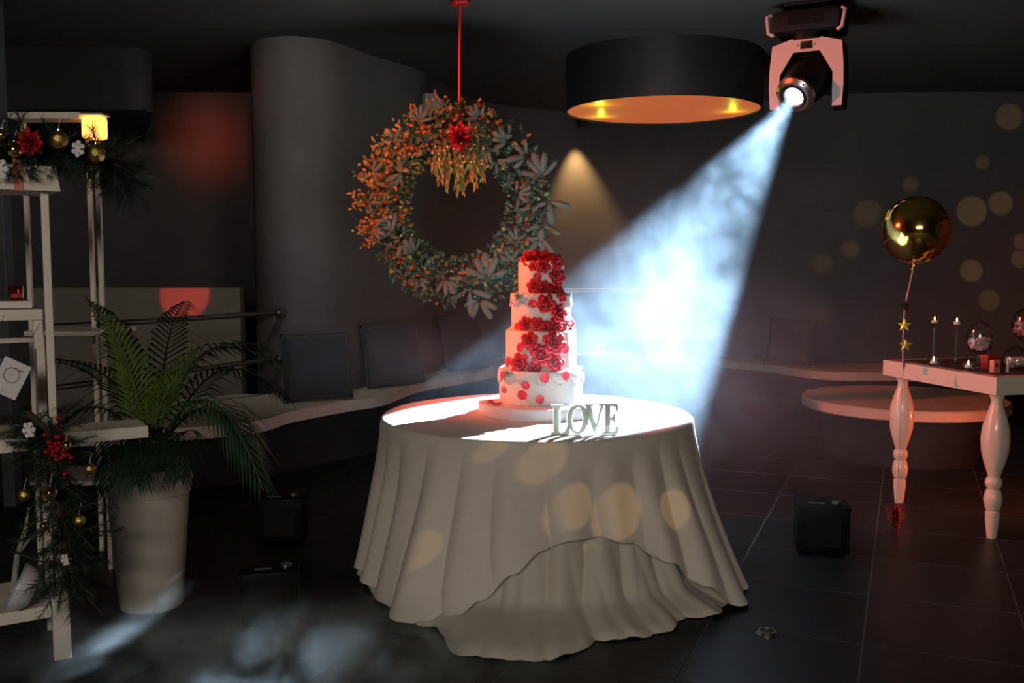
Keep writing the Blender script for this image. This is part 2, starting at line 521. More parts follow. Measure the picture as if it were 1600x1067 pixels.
# ================================================================== DRUM CEILING LAMP
DX, DY = 1.268, 8.28
dr = thing('drum_ceiling_lamp', 'large round black drum lamp with glowing orange underside', 'lamp', (DX, DY, 2.75))
MB().lathe([(.80, .02), (.80, 0), (.815, 0), (.815, .45), (.79, .45)], 96).build('drum', mat('black drum lacquer', (.014, .0135, .014), .5), dr, smooth=True)
MB().lathe([(0, .030), (.4, .028), (.7, .022), (.80, .014)], 96).build('diffuser', mat('orange gold leaf', (.5, .16, .06), .5, var=.08, scale=3, emit=(1, .22, .075), estr=.42, keep=True), dr, smooth=True)
for a in (R(142), R(205), R(8)):  # point lamps without fixture, added to make the yellow-green highlights
    c = (.66 * math.cos(a), .66 * math.sin(a), .010)
    l = lamp('highlight_glow', 'POINT', (DX + c[0] * .93, DY + c[1] * .93, 2.75 - .05), 1.3, (.62, 1, .06), shadow_soft_size=.012)
    l.name = 'highlight_glow'
# ceiling downlight grazing the wall
dn = thing('downlight', 'small lit ceiling downlight left of the drum lamp', 'lamp', (.79, 11.10, 3.03))
MB().lathe([(.05, .0), (.06, 0), (.06, .17), (.0, .17)], 24).build('can', BLACKM, dn, smooth=True)
MB().lathe([(0, .012), (.048, .010), (.048, .004), (0, .002)], 20).build('bulb', mat('warm bulb', (1, .9, .7), .5, emit=(1, .72, .38), estr=9), dn, smooth=True)
lamp('downlight_glow', 'SPOT', (.79, 11.10, 3.0), 210, (1, .60, .22), (.79, 11.25, 2.0), spot_size=R(62), spot_blend=.9, shadow_soft_size=.03)

# ================================================================== MOVING HEAD
AIM = Vector((.10, 4.78, .76))
PIV = Vector((1.975, 6.60, 2.70))
hx = Vector((AIM.x - PIV.x, AIM.y - PIV.y, 0)).normalized()
mh = thing('moving_head_light', 'black moving head stage light with silver yoke hanging from the ceiling', 'stage light', (1.99, 6.62, CZ))
# local: -Y is the front
mh.rotation_euler = (0, 0, math.atan2(hx.x, -hx.y) * .62)
MB().box((0, 0, -.012), (.30, .24, .022), bev=.004).build('mounting_plate', BLACKM, mh)
for sx in (-1, 1):
    MB().tube([(sx * .10, 0, -.02), (sx * .10, 0, -.065)], .022, 14).build('clamp', BLACKM, mh, smooth=True)
bs = MB().box((0, .01, -.13), (.44, .34, .14), bev=.03).build('base', BLACKM, mh, smooth=True, ang=35)
MB().box((0, -.166, -.13), (.22, .008, .06), bev=.002).build('vent', BLACK, bs)
for sx in (-1, 1):
    MB().tube([(sx * .228, -.13, -.075), (sx * .25, -.15, -.09), (sx * .235, -.165, -.20), (sx * .205, -.15, -.215)], .012, 10).build('handle', YOKE, mh, smooth=True)
MB().tube([(0, 0, -.20), (0, 0, -.245)], .13, 28).build('pan_bearing', BLACK, mh, smooth=True)
# yoke: dark core with pale front and rear covers
outer = [(-.235, -.70), (-.245, -.56), (-.242, -.42), (-.228, -.275), (-.10, -.238), (.10, -.238), (.228, -.275), (.242, -.42), (.245, -.56), (.235, -.70)]
inner = [(.165, -.70), (.165, -.47), (.082, -.325), (-.082, -.325), (-.165, -.47), (-.165, -.70)]
MB().prism(outer + inner, .15, Matrix.Translation((0, -.075, 0))).build('yoke', BLACK, mh)
o2 = [(x * .985, z if z > -.69 else -.69) for x, z in outer]; i2 = [(x * 1.04, z if z > -.69 else -.69) for x, z in inner]
cv = MB().prism(o2 + i2, .02, Matrix.Translation((0, -.095, 0))).build('yoke_cover', YOKE, mh)
MB().prism(o2 + i2, .02, Matrix.Translation((0, .075, 0))).build('yoke_cover', YOKE, mh)
MB().box((0, -.097, -.283), (.078, .006, .05), bev=.002).build('display', mat('dark display', (.02, .015, .012), .2, var=.5, scale=40), cv)
for sx in (-1, 1):
    MB().tube([(sx * .055, -.094, -.283), (sx * .055, -.099, -.283)], .005, 10).build('screw', BLACK, cv)
# head, aimed at the cake
mhM = Matrix.Translation(mh.location) @ mh.rotation_euler.to_matrix().to_4x4()
pl = mhM.inverted() @ PIV
pl.x = 0
pw = mhM @ pl
fw = (AIM - pw).normalized()
HM = mhM.inverted() @ (Matrix.Translation(pw) @ look(fw))
hd = MB()
hd.lathe([(0, -.24), (.10, -.24), (.135, -.20), (.15, -.10), (.15, .02), (.138, .10), (.125, .17), (.118, .19), (0, .19)], 28, M=HM @ Matrix.Diagonal((1.0, .98, 1, 1)))
head = hd.build('head', BLACK, mh, smooth=True, ang=35)
for k in range(3):
    MB().lathe([(.151, -.16 + k * .04), (.154, -.155 + k * .04), (.154, -.14 + k * .04), (.150, -.135 + k * .04)], 28, M=HM).build('cooling_fin', BLACKM, head, smooth=True)
MB().lathe([(.085, .19), (.085, .215), (.09, .225), (.105, .225), (.128, .205), (.13, .18), (.115, .17)], 40, M=HM).build('lens_ring', METAL, head, smooth=True)
MB().lathe([(.066, .195), (.066, .222), (.072, .224), (.082, .20)], 36, M=HM).build('lens_ring', DARKMETAL, head, smooth=True)
MB().lathe([(0, .216), (.04, .212), (.068, .200), (0, .198)], 30, M=HM).build('lens', mat('lit lens', (.9, .95, 1), .1, emit=(.80, .92, 1), estr=5), head, smooth=True)
for a in (40, 160, 280):
    MB().ball((.117 * math.cos(R(a)), .117 * math.sin(R(a)), .214), .007, 8, 5, M=HM).build('screw', BLACK, head)
SPOTLOC = pw + fw * .245
lamp('moving_head_beam', 'SPOT', SPOTLOC, 14000, (.68, .85, 1), (.42, 4.96, .8), spot_size=R(25.2), spot_blend=.12, shadow_soft_size=.035)

# ================================================================== CAKE TABLE
TX, TY, TZ, TR = .12, 4.70, .742, .752
tbl = thing('round_table', 'round table hidden under the draped cream cloths', 'table', (TX, TY, 0))
MB().lathe([(0, .70), (.735, .70), (.742, .71), (.742, .725), (.735, .732), (0, .732)], 64).build('tabletop', WHITEWOOD, tbl, smooth=True)
for k in range(4):
    a = R(45 + 90 * k)
    MB().tube([(.45 * math.cos(a), .45 * math.sin(a), 0), (.45 * math.cos(a), .45 * math.sin(a), .70)], .02, 10).build('leg', METAL, tbl, smooth=True)


def interp(tab, x):
    for (a, b), (c, d) in zip(tab, tab[1:]):
        if a <= x <= c:
            t = (x - a) / (c - a); t = t * t * (3 - 2 * t)
            return b + (d - b) * t
    return tab[-1][1]


HEM = [(-180, .08), (-130, .05), (-95, .055), (-75, .05), (-55, .02), (-34, .004), (-24, .02), (-16, .11), (-8, .215), (0, .30), (9, .35), (18, .345), (27, .315), (37, .23), (45, .12), (52, .02), (62, .006), (90, .05), (130, .06), (180, .08)]
FLARE = [(-180, .12), (-100, .11), (-60, .12), (-34, .22), (-20, .16), (0, .10), (25, .10), (42, .26), (52, .34), (62, .28), (85, .17), (130, .12), (180, .12)]
pl_rng = random.Random(3)
PLEATS = []
a = -180
while a < 178:
    w = pl_rng.uniform(8, 17)
    PLEATS.append((a, min(w, 180 - a), pl_rng.uniform(.6, 1.3))); a += w


def pleat(deg):
    for a, w, s in PLEATS:
        if a <= deg < a + w:
            t = (deg - a) / w
            return s * (math.sin(math.pi * t) ** .85 - .62) + .22 * math.sin(6.283 * t) * s
    return 0


def drape(name, topz, rr, hem, flare, amp, rows, seed, m, label, floorpool=0, n=640, inset=None):
    rg = random.Random(seed); ph = [rg.uniform(0, 6.28) for _ in range(6)]
    vs = []; fs = []
    rings = [0, .2, .4, .6, rr - .05, rr - .02]
    for r in rings:
        for k in range(n):
            a = -math.pi + 2 * math.pi * k / n
            vs.append((r * math.sin(a), -r * math.cos(a), topz + .0012 * math.sin(a * 7 + ph[0] + r * 8)))
    for k_ in (1, 2, 3):
        q = k_ / 3 * math.pi / 2
        for k in range(n):
            a = -math.pi + 2 * math.pi * k / n
            r = rr - .02 + .02 * math.sin(q)
            vs.append((r * math.sin(a), -r * math.cos(a), topz - .02 * (1 - math.cos(q))))
    for j in range(1, rows + 1):
        t = j / rows
        for k in range(n):
            a = -math.pi + 2 * math.pi * k / n; dg = math.degrees(a)
            h = hem(dg)
            z0 = topz - .02
            z = z0 + (h - z0) * t
            drop = (z0 - z) / z0
            shift = inset(drop) if inset else 0
            fold = pleat(dg + 5 * math.sin(drop * 2 + ph[1] + a * 3) * drop)
            r = rr + flare(dg) * (drop ** 1.3) + amp * fold * min(1, drop * 2.2) ** .8 * (.55 + .45 * drop)
            r += .006 * math.sin(a * 31 + ph[2] + drop * 3) * drop
            if inset:
                r += (.030 * abs(math.sin(a * 10 + ph[3] + 1.6 * drop)) ** .6 + .018 * abs(math.sin(a * 23 + ph[4] - 3 * drop)) - .03) * max(0, drop - .35) * 1.4
            r = max(r, rr + .003) if not inset else max(rr - .03, r + shift)
            zz = z
            if floorpool:
                over = max(0, drop - .90) / .10
                r += floorpool(dg) * over
                zz = max(z, 0) + over * (.012 + .014 * math.sin(a * 26 + ph[3]) + .010 * math.sin(a * 61 + ph[4])) * (1 - .6 * over)
            zz = max(zz, .004)
            vs.append((r * math.sin(a), -r * math.cos(a), zz))
    R_ = len(rings) + 3 + rows
    for j in range(R_ - 1):
        for k in range(n):
            fs.append((j * n + k, j * n + (k + 1) % n, (j + 1) * n + (k + 1) % n, (j + 1) * n + k))
    o = MB().add(vs, fs).build(name, m, smooth=True, ang=0, loc=(TX, TY, 0))
    sm = o.modifiers.new('thickness', 'SOLIDIFY'); sm.thickness = .0025; sm.offset = 1
    return tag(o, label, 'tablecloth')


drape('tablecloth', .737, .748, lambda d: .0, lambda d: interp([(-180, .08), (-60, .07), (-25, .10), (-5, .10), (20, .09), (45, .12), (70, .10), (180, .08)], d), .040, 34, 5, CLOTH_SHADED,
      'cream underlay cloth pooling on the floor below the raised overlay hem',
      lambda d: interp([(-180, .04), (-45, .04), (-28, .12), (-14, .34), (-2, .36), (8, .26), (16, .18), (26, .22), (36, .12), (48, .16), (60, .16), (75, .05), (180, .04)], d), inset=lambda q: -.055 * min(1, q / .15) * (1 if q < .62 else max(0, (.9 - q) / .28)))
ovl = drape('tablecloth', .745, .756, lambda d: interp(HEM, d), lambda d: interp(FLARE, d), .050, 30, 9, CLOTH,
            'cream square overlay cloth with rising front hem on the round table')
# stitched hem line along the overlay's lower edge
me = ovl.data
nv = 640
last = len(me.vertices) - nv
pts = [Vector(me.vertices[last + k].co) for k in range(nv)]
up = [Vector(me.vertices[last - nv + k].co) for k in range(nv)]
hm = MB(); vs = []; fs = []
for k in range(nv):
    p, q = pts[k], up[k]
    dv = (q - p).normalized()
    out = Vector((p.x, p.y, 0)).normalized() * .0045
    vs += [p + out, p + dv * .026 + out]
for k in range(nv - 1):
    fs.append((2 * k, 2 * k + 2, 2 * k + 3, 2 * k + 1))
hm.add(vs, fs).build('hem', CLOTH, ovl, smooth=True, ang=0)

# ------------------------------------------------------------------ LOVE sign
lv = thing('love_sign', 'white cut-out letters spelling LOVE in front of the cake', 'sign', (.168, 4.095, .7505), R(4))
LM = mat('white painted letters', (.80, .85, .80), .5, var=.03)
H_ = .128
_b = LM.node_tree.nodes['Principled BSDF']
_b.inputs['Subsurface Weight'].default_value = 1; _b.inputs['Subsurface Radius'].default_value = (1, 1, 1); _b.inputs['Subsurface Scale'].default_value = .008


def arc_ring(cx, cz, rx, rz, wx, wz, n=40):
    return [(cx + rx * math.cos(2 * math.pi * k / n), cz + rz * math.sin(2 * math.pi * k / n)) for k in range(n)], \
           [(cx + (rx - wx) * math.cos(2 * math.pi * k / n), cz + (rz - wz) * math.sin(2 * math.pi * k / n)) for k in range(n)]


LT = .018
Lp = [(0, 0), (.078, 0), (.080, .038), (.071, .038), (.062, .014), (.039, .012), (.039, H_ - .010), (.050, H_ - .008), (.050, H_), (0, H_), (0, H_ - .008), (.010, H_ - .010), (.010, .010), (0, .008)]
MB().prism(Lp, LT).build('letter_l', LM, lv)
a_, b_ = arc_ring(.115, H_ / 2, .047, H_ / 2, .025, .013)
m = MB(); n = len(a_)
vs = [(x, y, z) for y in (0, LT) for ring in (a_, b_) for x, z in ring]
fs = []
for k in range(n):
    j = (k + 1) % n
    fs += [(k, j, n + j, n + k), (2 * n + k, 3 * n + k, 3 * n + j, 2 * n + j), (k, 2 * n + k, 2 * n + j, j), (n + k, n + j, 3 * n + j, 3 * n + k)]
m.add(vs, fs).build('letter_o', LM, lv)
Vp = [(0, H_), (.040, H_), (.040, H_ - .006), (.030, H_ - .008), (.052, .036), (.072, H_ - .008), (.062, H_ - .006), (.062, H_), (.092, H_), (.092, H_ - .006), (.082, H_ - .008), (.050, 0), (.042, 0), (.006, H_ - .008), (0, H_ - .006)]
MB().prism([(x + .142, z) for x, z in Vp], LT * .9, Matrix.Translation((0, .0009, 0))).build('letter_v', LM, lv)
Ep = [(0, 0), (.068, 0), (.070, .032), (.063, .032), (.056, .012), (.032, .010), (.032, .058), (.046, .058), (.048, .046), (.053, .046), (.053, .084), (.048, .084), (.046, .070), (.032, .070), (.032, H_ - .010), (.054, H_ - .012), (.060, H_ - .030), (.066, H_ - .030), (.064, H_), (0, H_), (0, H_ - .006), (.011, H_ - .008), (.011, .008), (0, .006)]
MB().prism([(x + .222, z) for x, z in Ep], LT).build('letter_e', LM, lv)

# ------------------------------------------------------------------ CAKE
CX, CY = .142, 4.73
ck = thing('wedding_cake', 'four tier white wedding cake with a cascade of red roses', 'cake', (CX, CY, .749))
ZB = .749
MB().lathe([(0, 0), (.305, 0), (.308, .004), (.308, .052), (.305, .056), (0, .056)], 80).build('cake_board', BOARD, ck, smooth=True)
TIERS = [(.205, .805, .967), (.172, .967, 1.16), (.145, 1.16, 1.332), (.112, 1.332, 1.49)]
for r, z0, z1 in TIERS:
    z0 -= ZB; z1 -= ZB
    pr = [(0, z0), (r, z0), (r, z1 - .012)] + [(r - .012 + .012 * math.cos(q), z1 - .012 + .012 * math.sin(q)) for q in (R(30), R(60), R(90))] + [(0, z1)]
    tr = MB().lathe(pr, 72).build('tier', ICING, ck, smooth=True)
    bd = MB()
    nb = int(2 * math.pi * r / .011)
    for k in range(nb):
        aa = 2 * math.pi * k / nb
        bd.ball(((r + .003) * math.cos(aa), (r + .003) * math.sin(aa), z0 + .005), .005, 6, 4)
    tag(bd.build('bead_border', ICING, tr, smooth=True), kind='stuff')
for r, zt, hgt, nsc in ((.205, .967, .060, 14), (.145, 1.332, .058, 11)):
    n = nsc * 12; vs = []; fs = []
    for k in range(n):
        aa = 2 * math.pi * k / n
        sc = abs(math.sin(aa * nsc / 2))
        for q, (dr_, zz) in enumerate(((.0005, zt + .004), (.0045, zt - .002), (.0055, zt - .02), (.0045, zt - hgt * (.55 + .45 * sc)))):
            vs.append(((r + dr_) * math.cos(aa), (r + dr_) * math.sin(aa), zz - ZB))
    for k in range(n):
        for q in range(3):
            fs.append((k * 4 + q, ((k + 1) % n) * 4 + q, ((k + 1) % n) * 4 + q + 1, k * 4 + q + 1))
    lc = MB().add(vs, fs).build('lace_trim', LACE, ck, smooth=True)
    s_ = lc.modifiers.new('t', 'SOLIDIFY'); s_.thickness = .0018
    lb = MB()
    for k in range(nsc * 6):
        aa = 2 * math.pi * k / (nsc * 6)
        sc = abs(math.sin(aa * nsc / 2))
        lb.ball(((r + .006) * math.cos(aa), (r + .006) * math.sin(aa), zt - hgt * (.55 + .45 * sc) - ZB), .0045, 6, 4)
    tag(lb.build('pearl_edge', LACE, lc, smooth=True), kind='stuff')


def rose_mesh(seed):
    rg = random.Random(seed); m = MB()

    def petal(az, base, reach, hgt, wid, curl):
        nu, nv = 5, 4; vs = []; fs = []
        for j in range(nv + 1):
            v = j / nv
            for i in range(nu + 1):
                u = i / nu * 2 - 1
                w = wid * (math.sin(math.pi * (.18 + .72 * v)) ** .7)
                rad = base + reach * v ** 1.25 + curl * max(0, v - .7) * 3
                ang = az + u * w
                z = hgt * (math.sin(v * 1.75)) * (1 - .16 * u * u * v) + .03 * rg.uniform(-1, 1) * v
                rr_ = rad * (1 - .07 * u * u)
                vs.append((rr_ * math.cos(ang), rr_ * math.sin(ang), z - .1))
        for j in range(nv):
            for i in range(nu):
                a = j * (nu + 1) + i
                fs.append((a, a + 1, a + nu + 2, a + nu + 1))
        m.add(vs, fs)
    m.ball((0, 0, .28), .16, 8, 6, (1, 1, 1.8))
    for ring, (nn, b, rc, h, w, c) in enumerate(((3, .10, .06, .66, 1.3, 0), (4, .17, .16, .60, 1.05, .02), (5, .26, .32, .50, .90, .08), (6, .34, .52, .34, .78, .14))):
        o = rg.uniform(0, 6.28)
        for k in range(nn):
            petal(o + 2 * math.pi * k / nn + rg.uniform(-.15, .15), b, rc, h * rg.uniform(.9, 1.1), w, c * rg.uniform(.5, 1.4))
    return m


rose_src = []
ROSES = [(36, 1.484, .112, .033), (2, 1.465, .112, .030), (-20, 1.465, .112, .021), (36, 1.413, .112, .039), (-17, 1.371, .112, .030), (1, 1.365, .112, .030),
         (29, 1.346, .112, .036), (38, 1.323, .145, .026), (7, 1.287, .145, .039), (31, 1.244, .145, .039), (-31, 1.192, .145, .030), (-9, 1.190, .145, .030),
         (5, 1.178, .145, .027), (25, 1.183, .145, .036), (72, 1.186, .145, .030), (49, 1.190, .145, .028), (-19, 1.115, .172, .036), (17, 1.106, .172, .049),
         (-2, 1.049, .172, .043), (-35, 1.004, .172, .043), (19, 1.012, .172, .040), (-11, .982, .172, .028)]
rr_ = random.Random(5)


def add_rose(M, s):
    i = len(rose_src)
    M = M @ Matrix.Rotation(rr_.uniform(0, 6.28), 4, 'Z') @ Matrix.Diagonal((s, s, s, 1))
    if i < 3:
        o = rose_mesh(i).build('rose', REDROSE, ck, smooth=True, ang=60); o.matrix_local = M
        o.modifiers.new('t', 'SOLIDIFY').thickness = .04
    else:
        o = inst(rose_src[i % 3], ck, M); o.modifiers.new('t', 'SOLIDIFY').thickness = .04
    rose_src.append(o)


for dg, z, r, s in ROSES:
    a = R(dg); nrm = Vector((math.sin(a), -math.cos(a), .22))
    add_rose(Matrix.Translation((math.sin(a) * (r + s * .1), -math.cos(a) * (r + s * .1), z - ZB)) @ look(nrm), s * 1.32)
for dx, dy, z, s, tilt in ((-.052, -.06, 1.502, .046, (-.3, -.8, .6)), (.002, -.058, 1.505, .042, (0, -.75, .7)), (.05, -.02, 1.505, .034, (.5, -.6, .8)), (.0, .03, 1.50, .04, (0, .1, 1)), (-.05, .02, 1.5, .036, (-.3, 0, 1))):
    add_rose(Matrix.Translation((dx, dy, z - ZB)) @ look(tilt), s * 1.1)


def petal_mesh():
    n = 5; vs = []; fs = []
    for j in range(n + 1):
        v = j / n
        w = math.sin(math.pi * (.12 + .78 * v)) ** .6
        for i in range(n + 1):
            u = i / n * 2 - 1
            vs.append((u * w * .95, (v - .5) * 2, .18 * u * u * w + .22 * (v - .5) ** 2 + .16))
    for j in range(n):
        for i in range(n):
            a = j * (n + 1) + i; fs.append((a, a + 1, a + n + 2, a + n + 1))
    return MB().add(vs, fs)


PET = [(-10, 1.417, .112, .021), (-17, 1.290, .145, .021), (-50, 1.175, .145, .021), (-35, 1.080, .172, .021), (39, 1.073, .172, .021), (-64, 1.016, .172, .018), (3, .945, .208, .024),
       (31, .950, .208, .021), (-21, .906, .208, .020), (-26, .859, .205, .024), (-3, .841, .205, .021), (-61, .876, .205, .018), (-60, .945, .21, .02), (-72, 1.0, .172, .02)]
psrc = None
for dg, z, r, s in PET:
    a = R(dg); M = Matrix.Translation((math.sin(a) * (r + .002), -math.cos(a) * (r + .002), z - ZB)) @ look((math.sin(a), -math.cos(a), .05)) @ Matrix.Rotation(rr_.uniform(0, 6.28), 4, 'Z') @ Matrix.Diagonal((s, s, s, 1))
    if psrc is None:
        psrc = petal_mesh().build('petal', REDPETAL, ck, smooth=True, ang=0); psrc.matrix_local = M
    else:
        inst(psrc, ck, M)
for x, y, s in ((-.245, -.075, .02), (-.215, -.14, .022), (-.25, .0, .018), (-.195, -.075, .02)):
    inst(psrc, ck, Matrix.Translation((x, y, .0565)) @ Matrix.Rotation(rr_.uniform(0, 6), 4, 'Z') @ Matrix.Diagonal((s, s, s * .8, 1)))
for dg, z, r, s in ((-45, 1.319, .150, .027), (-48, .957, .211, .027), (62, .965, .211, .027)):
    a = R(dg); M = Matrix.Translation((math.sin(a) * (r + .002), -math.cos(a) * (r + .002), z - ZB)) @ look((math.sin(a), -math.cos(a), .05))
    mm = MB()
    for k in range(5):
        an = k * 1.256 + .3
        pts_ = [(0, 0, .10), (.3, -.26, .30), (.7, -.22, .42), (1, 0, .26), (.7, .22, .42), (.3, .26, .30)]
        mm.add([Matrix.Rotation(an, 3, 'Z') @ (Vector(p) * s) for p in pts_], [(0, 1, 5), (1, 2, 4, 5), (2, 3, 4)])
    b = mm.build('leaf_spray', CAKELEAF, ck); b.matrix_local = M
    bb = MB()
    for k in range(3):
        bb.ball((.004 * math.cos(k * 2.1), .004 * math.sin(k * 2.1), .006), .0045, 7, 5)
    bb.build('berry', BERRY, b, smooth=True)

# ================================================================== WREATH
WX, WY, WZ = -.358, 6.5, 1.855
WR = .475
wr = thing('hanging_wreath', 'large evergreen wreath with a red flower hanging from a red cord', 'wreath', (WX, WY, 0))
wr_rng = random.Random(21)
MB().tube([(WR * math.cos(2 * math.pi * k / 48), 0, WZ + WR * 1.05 * math.sin(2 * math.pi * k / 48)) for k in range(49)], .045, 8).build('ring_core', TWIGM, wr, smooth=True)
MB().tube([(.01, 0, WZ + .50), (.012, 0, 2.8), (.018, 0, CZ - .02)], .0085, 8).build('cord', REDRIB, wr, smooth=True)
bow = MB()
for k in range(9):
    a = k * .698
    c = Vector((.018 + .035 * math.cos(a), .035 * math.sin(a), CZ - .022))
    bow.ball(c, .03, 8, 6, (1, 1, .7))
bow.build('ceiling_bow', REDFAB, wr, smooth=True)


def ringpos(a, rr, yy):
    return Vector((rr * math.cos(a), yy, WZ + rr * 1.05 * math.sin(a)))


def leaf_into(m, p, d, nrm, L, W):
    d = d.normalized(); s = d.cross(nrm)
    if s.length < 1e-3:
        s = d.orthogonal()
    s.normalize(); u = s.cross(d)
    m.add([p, p + d * L * .4 + s * W + u * W * .25, p + d * L * .45, p + d * L * .4 - s * W + u * W * .25, p + d * L - u * W * .3], [(0, 1, 2), (0, 2, 3), (1, 4, 2), (2, 4, 3)])


fol = {k: MB() for k in ('dk', 'ol', 'bl', 'yl')}
for i in range(5600):
    a = wr_rng.uniform(0, 2 * math.pi)
    da = math.degrees(a)
    q = wr_rng.gauss(0, .062); yy = wr_rng.gauss(-.01, .055)
    p = ringpos(a, WR + max(-.14, min(.15, q)), max(-.13, min(.1, yy)))
    d = Vector((math.cos(a), 0, math.sin(a))) * (q * 9) + Vector((wr_rng.uniform(-1, 1), wr_rng.uniform(-1.0, .3), wr_rng.uniform(-1, 1)))
    top = 60 < da < 200  # upper left gets more orange-tinted leaves, where the red light falls
    x = wr_rng.random()
    k = ('ol' if x < .62 else 'dk') if top else ('dk' if x < .62 else 'bl' if x < .86 else 'ol' if x < .95 else 'yl')
    leaf_into(fol[k], p, d, Vector((wr_rng.uniform(-.6, .6), -1, wr_rng.uniform(-.6, .6))), wr_rng.uniform(.026, .05), wr_rng.uniform(.009, .016))
# loose twigs that break the outline at the upper left
for i in range(46):
    a = R(wr_rng.uniform(75, 205)); d0 = Vector((math.cos(a), wr_rng.uniform(-.6, .1), math.sin(a)))
    p = ringpos(a, WR + .08, -.03)
    L = wr_rng.uniform(.07, .15)
    for j in range(9):
        pp = p + d0 * L * j / 8 + Vector((wr_rng.uniform(-.012, .012), wr_rng.uniform(-.012, .012), wr_rng.uniform(-.012, .012)))
        leaf_into(fol['ol'], pp, d0 * .5 + Vector((wr_rng.uniform(-1, 1), wr_rng.uniform(-1, 1), wr_rng.uniform(-1, 1))), Vector((0, -1, 0)), wr_rng.uniform(.025, .045), .009)
# hanging mistletoe below the flower
mist = MB()
for i in range(34):
    x = wr_rng.uniform(-.15, .20); L = wr_rng.uniform(.10, .30) * (1 - abs(x - .02) * 2.2)
    z0 = WZ + .37 + wr_rng.uniform(-.05, .03); y0 = -.09 + wr_rng.uniform(-.04, .03)
    for j in range(7):
        z = z0 - L * j / 6
        leaf_into(fol['ol' if wr_rng.random() < .8 else 'yl'], Vector((x + wr_rng.uniform(-.015, .015), y0, z)), Vector((wr_rng.uniform(-.5, .5), wr_rng.uniform(-.4, .4), -1)), Vector((wr_rng.uniform(-.5, .5), -1, 0)), wr_rng.uniform(.04, .065), wr_rng.uniform(.008, .012))
    mist.tube([(x, y0, z0 + .04), (x, y0, z0 - L)], .002, 4)
tag(mist.build('mistletoe_stems', STEMM, wr), kind='stuff')
for k, mm, nm in (('dk', LEAFDK, 'dark_foliage'), ('ol', LEAFOL_LIT, 'red_lit_olive_foliage'), ('bl', LEAFBL, 'blue_green_foliage'), ('yl', LEAFYL, 'yellow_foliage')):
    tag(fol[k].build(nm, mm, wr), kind='stuff')
bm_ = MB()
for i in range(46):
    a = wr_rng.uniform(0, 6.28)
    bm_.ball(ringpos(a, WR + wr_rng.gauss(0, .055), -.10 + wr_rng.uniform(-.03, .02)), .009, 7, 5)
tag(bm_.build('berries', BERRY, wr, smooth=True), kind='stuff')
bm_ = MB()
for i in range(26):
    bm_.ball((wr_rng.uniform(-.16, .2), -.13 + wr_rng.uniform(-.02, .02), WZ + wr_rng.uniform(.25, .40)), .0065, 7, 5)
tag(bm_.build('white_berries', PEARL, wr, smooth=True), kind='stuff')
# red flower
fm = MB()
for i in range(90):
    th = wr_rng.uniform(0, 6.28); ph = wr_rng.uniform(.1, 1.35)
    d = Vector((math.cos(th) * math.sin(ph), -math.cos(ph), math.sin(th) * math.sin(ph)))
    leaf_into(fm, Vector((0, 0, 0)) + d * .02, d, Vector((wr_rng.uniform(-1, 1), -1, wr_rng.uniform(-1, 1))), wr_rng.uniform(.06, .10), wr_rng.uniform(.016, .026))
fo = fm.build('red_flower', REDFAB, wr); fo.location = (.022, -.10, 2.295)


def sprig_mesh(seed, nf):
    rg = random.Random(seed); m = MB()
    for k in range(nf):
        a = (k - (nf - 1) / 2) * (2.3 / max(1, nf - 1)) + rg.uniform(-.15, .15) if nf > 1 else 0
        L = (1.0 - .25 * abs(a)) * rg.uniform(.85, 1.1)
        st = .12
        d = Vector((math.sin(a), rg.uniform(-.25, .1), math.cos(a))).normalized()
        M = Matrix.Translation(d * st) @ look(d)
        m.lathe([(0, 0), (.08, .03), (.165, .2), (.19, .5), (.175, .8), (.11, .95), (0, 1.0)], 9, M=M @ Matrix.Diagonal((L, L * .85, L, 1)))
        for j in range(70):
            t = rg.uniform(.05, 1); th = rg.uniform(0, 6.28)
            r0 = .17 * math.sin(min(1, t * 1.2) * math.pi * .55)
            p = Vector((r0 * math.cos(th), r0 * .85 * math.sin(th), t)) * L
            dd = Vector((math.cos(th), math.sin(th) * .6, 1.3)).normalized()
            s = dd.orthogonal().normalized() * .012
            m.add([M @ (p - s), M @ (p + s), M @ (p + dd * .075)], [(0, 1, 2)])
    return m


ssrc = []
SPR = [(18, .585, .20, -20), (3, .60, .22, 178), (34, .55, .17, -75), (50, .52, .15, -60), (-12, .57, .20, 190), (-20, .59, .17, 200), (-68, .50, .22, 0), (-82, .53, .23, 180), (-76, .60, .18, 178),
       (-100, .46, .15, 150), (165, .44, .14, -70), (150, .40, .15, -85), (-160, .44, .17, -60), (-170, .42, .15, -100), (-150, .42, .15, -140), (-135, .40, .13, -40), (178, .58, .12, 100), (160, .59, .12, 80), (195, .58, .12, 110),
       (60, .40, .12, 170), (48, .38, .11, 150), (10, .40, .13, 60), (-5, .39, .12, 80), (-30, .44, .12, 30), (-45, .50, .13, 0), (-55, .42, .11, 20), (-120, .52, .12, 170), (115, .57, .13, 10), (135, .58, .12, 40), (98, .60, .10, 0), (75, .56, .12, -40)]
for i, (adeg, rr, s, rot) in enumerate(SPR):
    p = ringpos(R(adeg), rr, -.10)
    M = Matrix.Translation(p) @ Matrix.Rotation(R(rot), 4, 'Y') @ Matrix.Rotation(wr_rng.uniform(-.25, .25), 4, 'X') @ Matrix.Diagonal((s * .80, s * .80, s * .80, 1))
    if i < 3:
        o = sprig_mesh(i, (5, 3, 4)[i]).build('spruce_sprig', SPRUCE, wr, smooth=True, ang=60); o.matrix_local = M; ssrc.append(o)
    else:
        inst(ssrc[i % 3], wr, M)

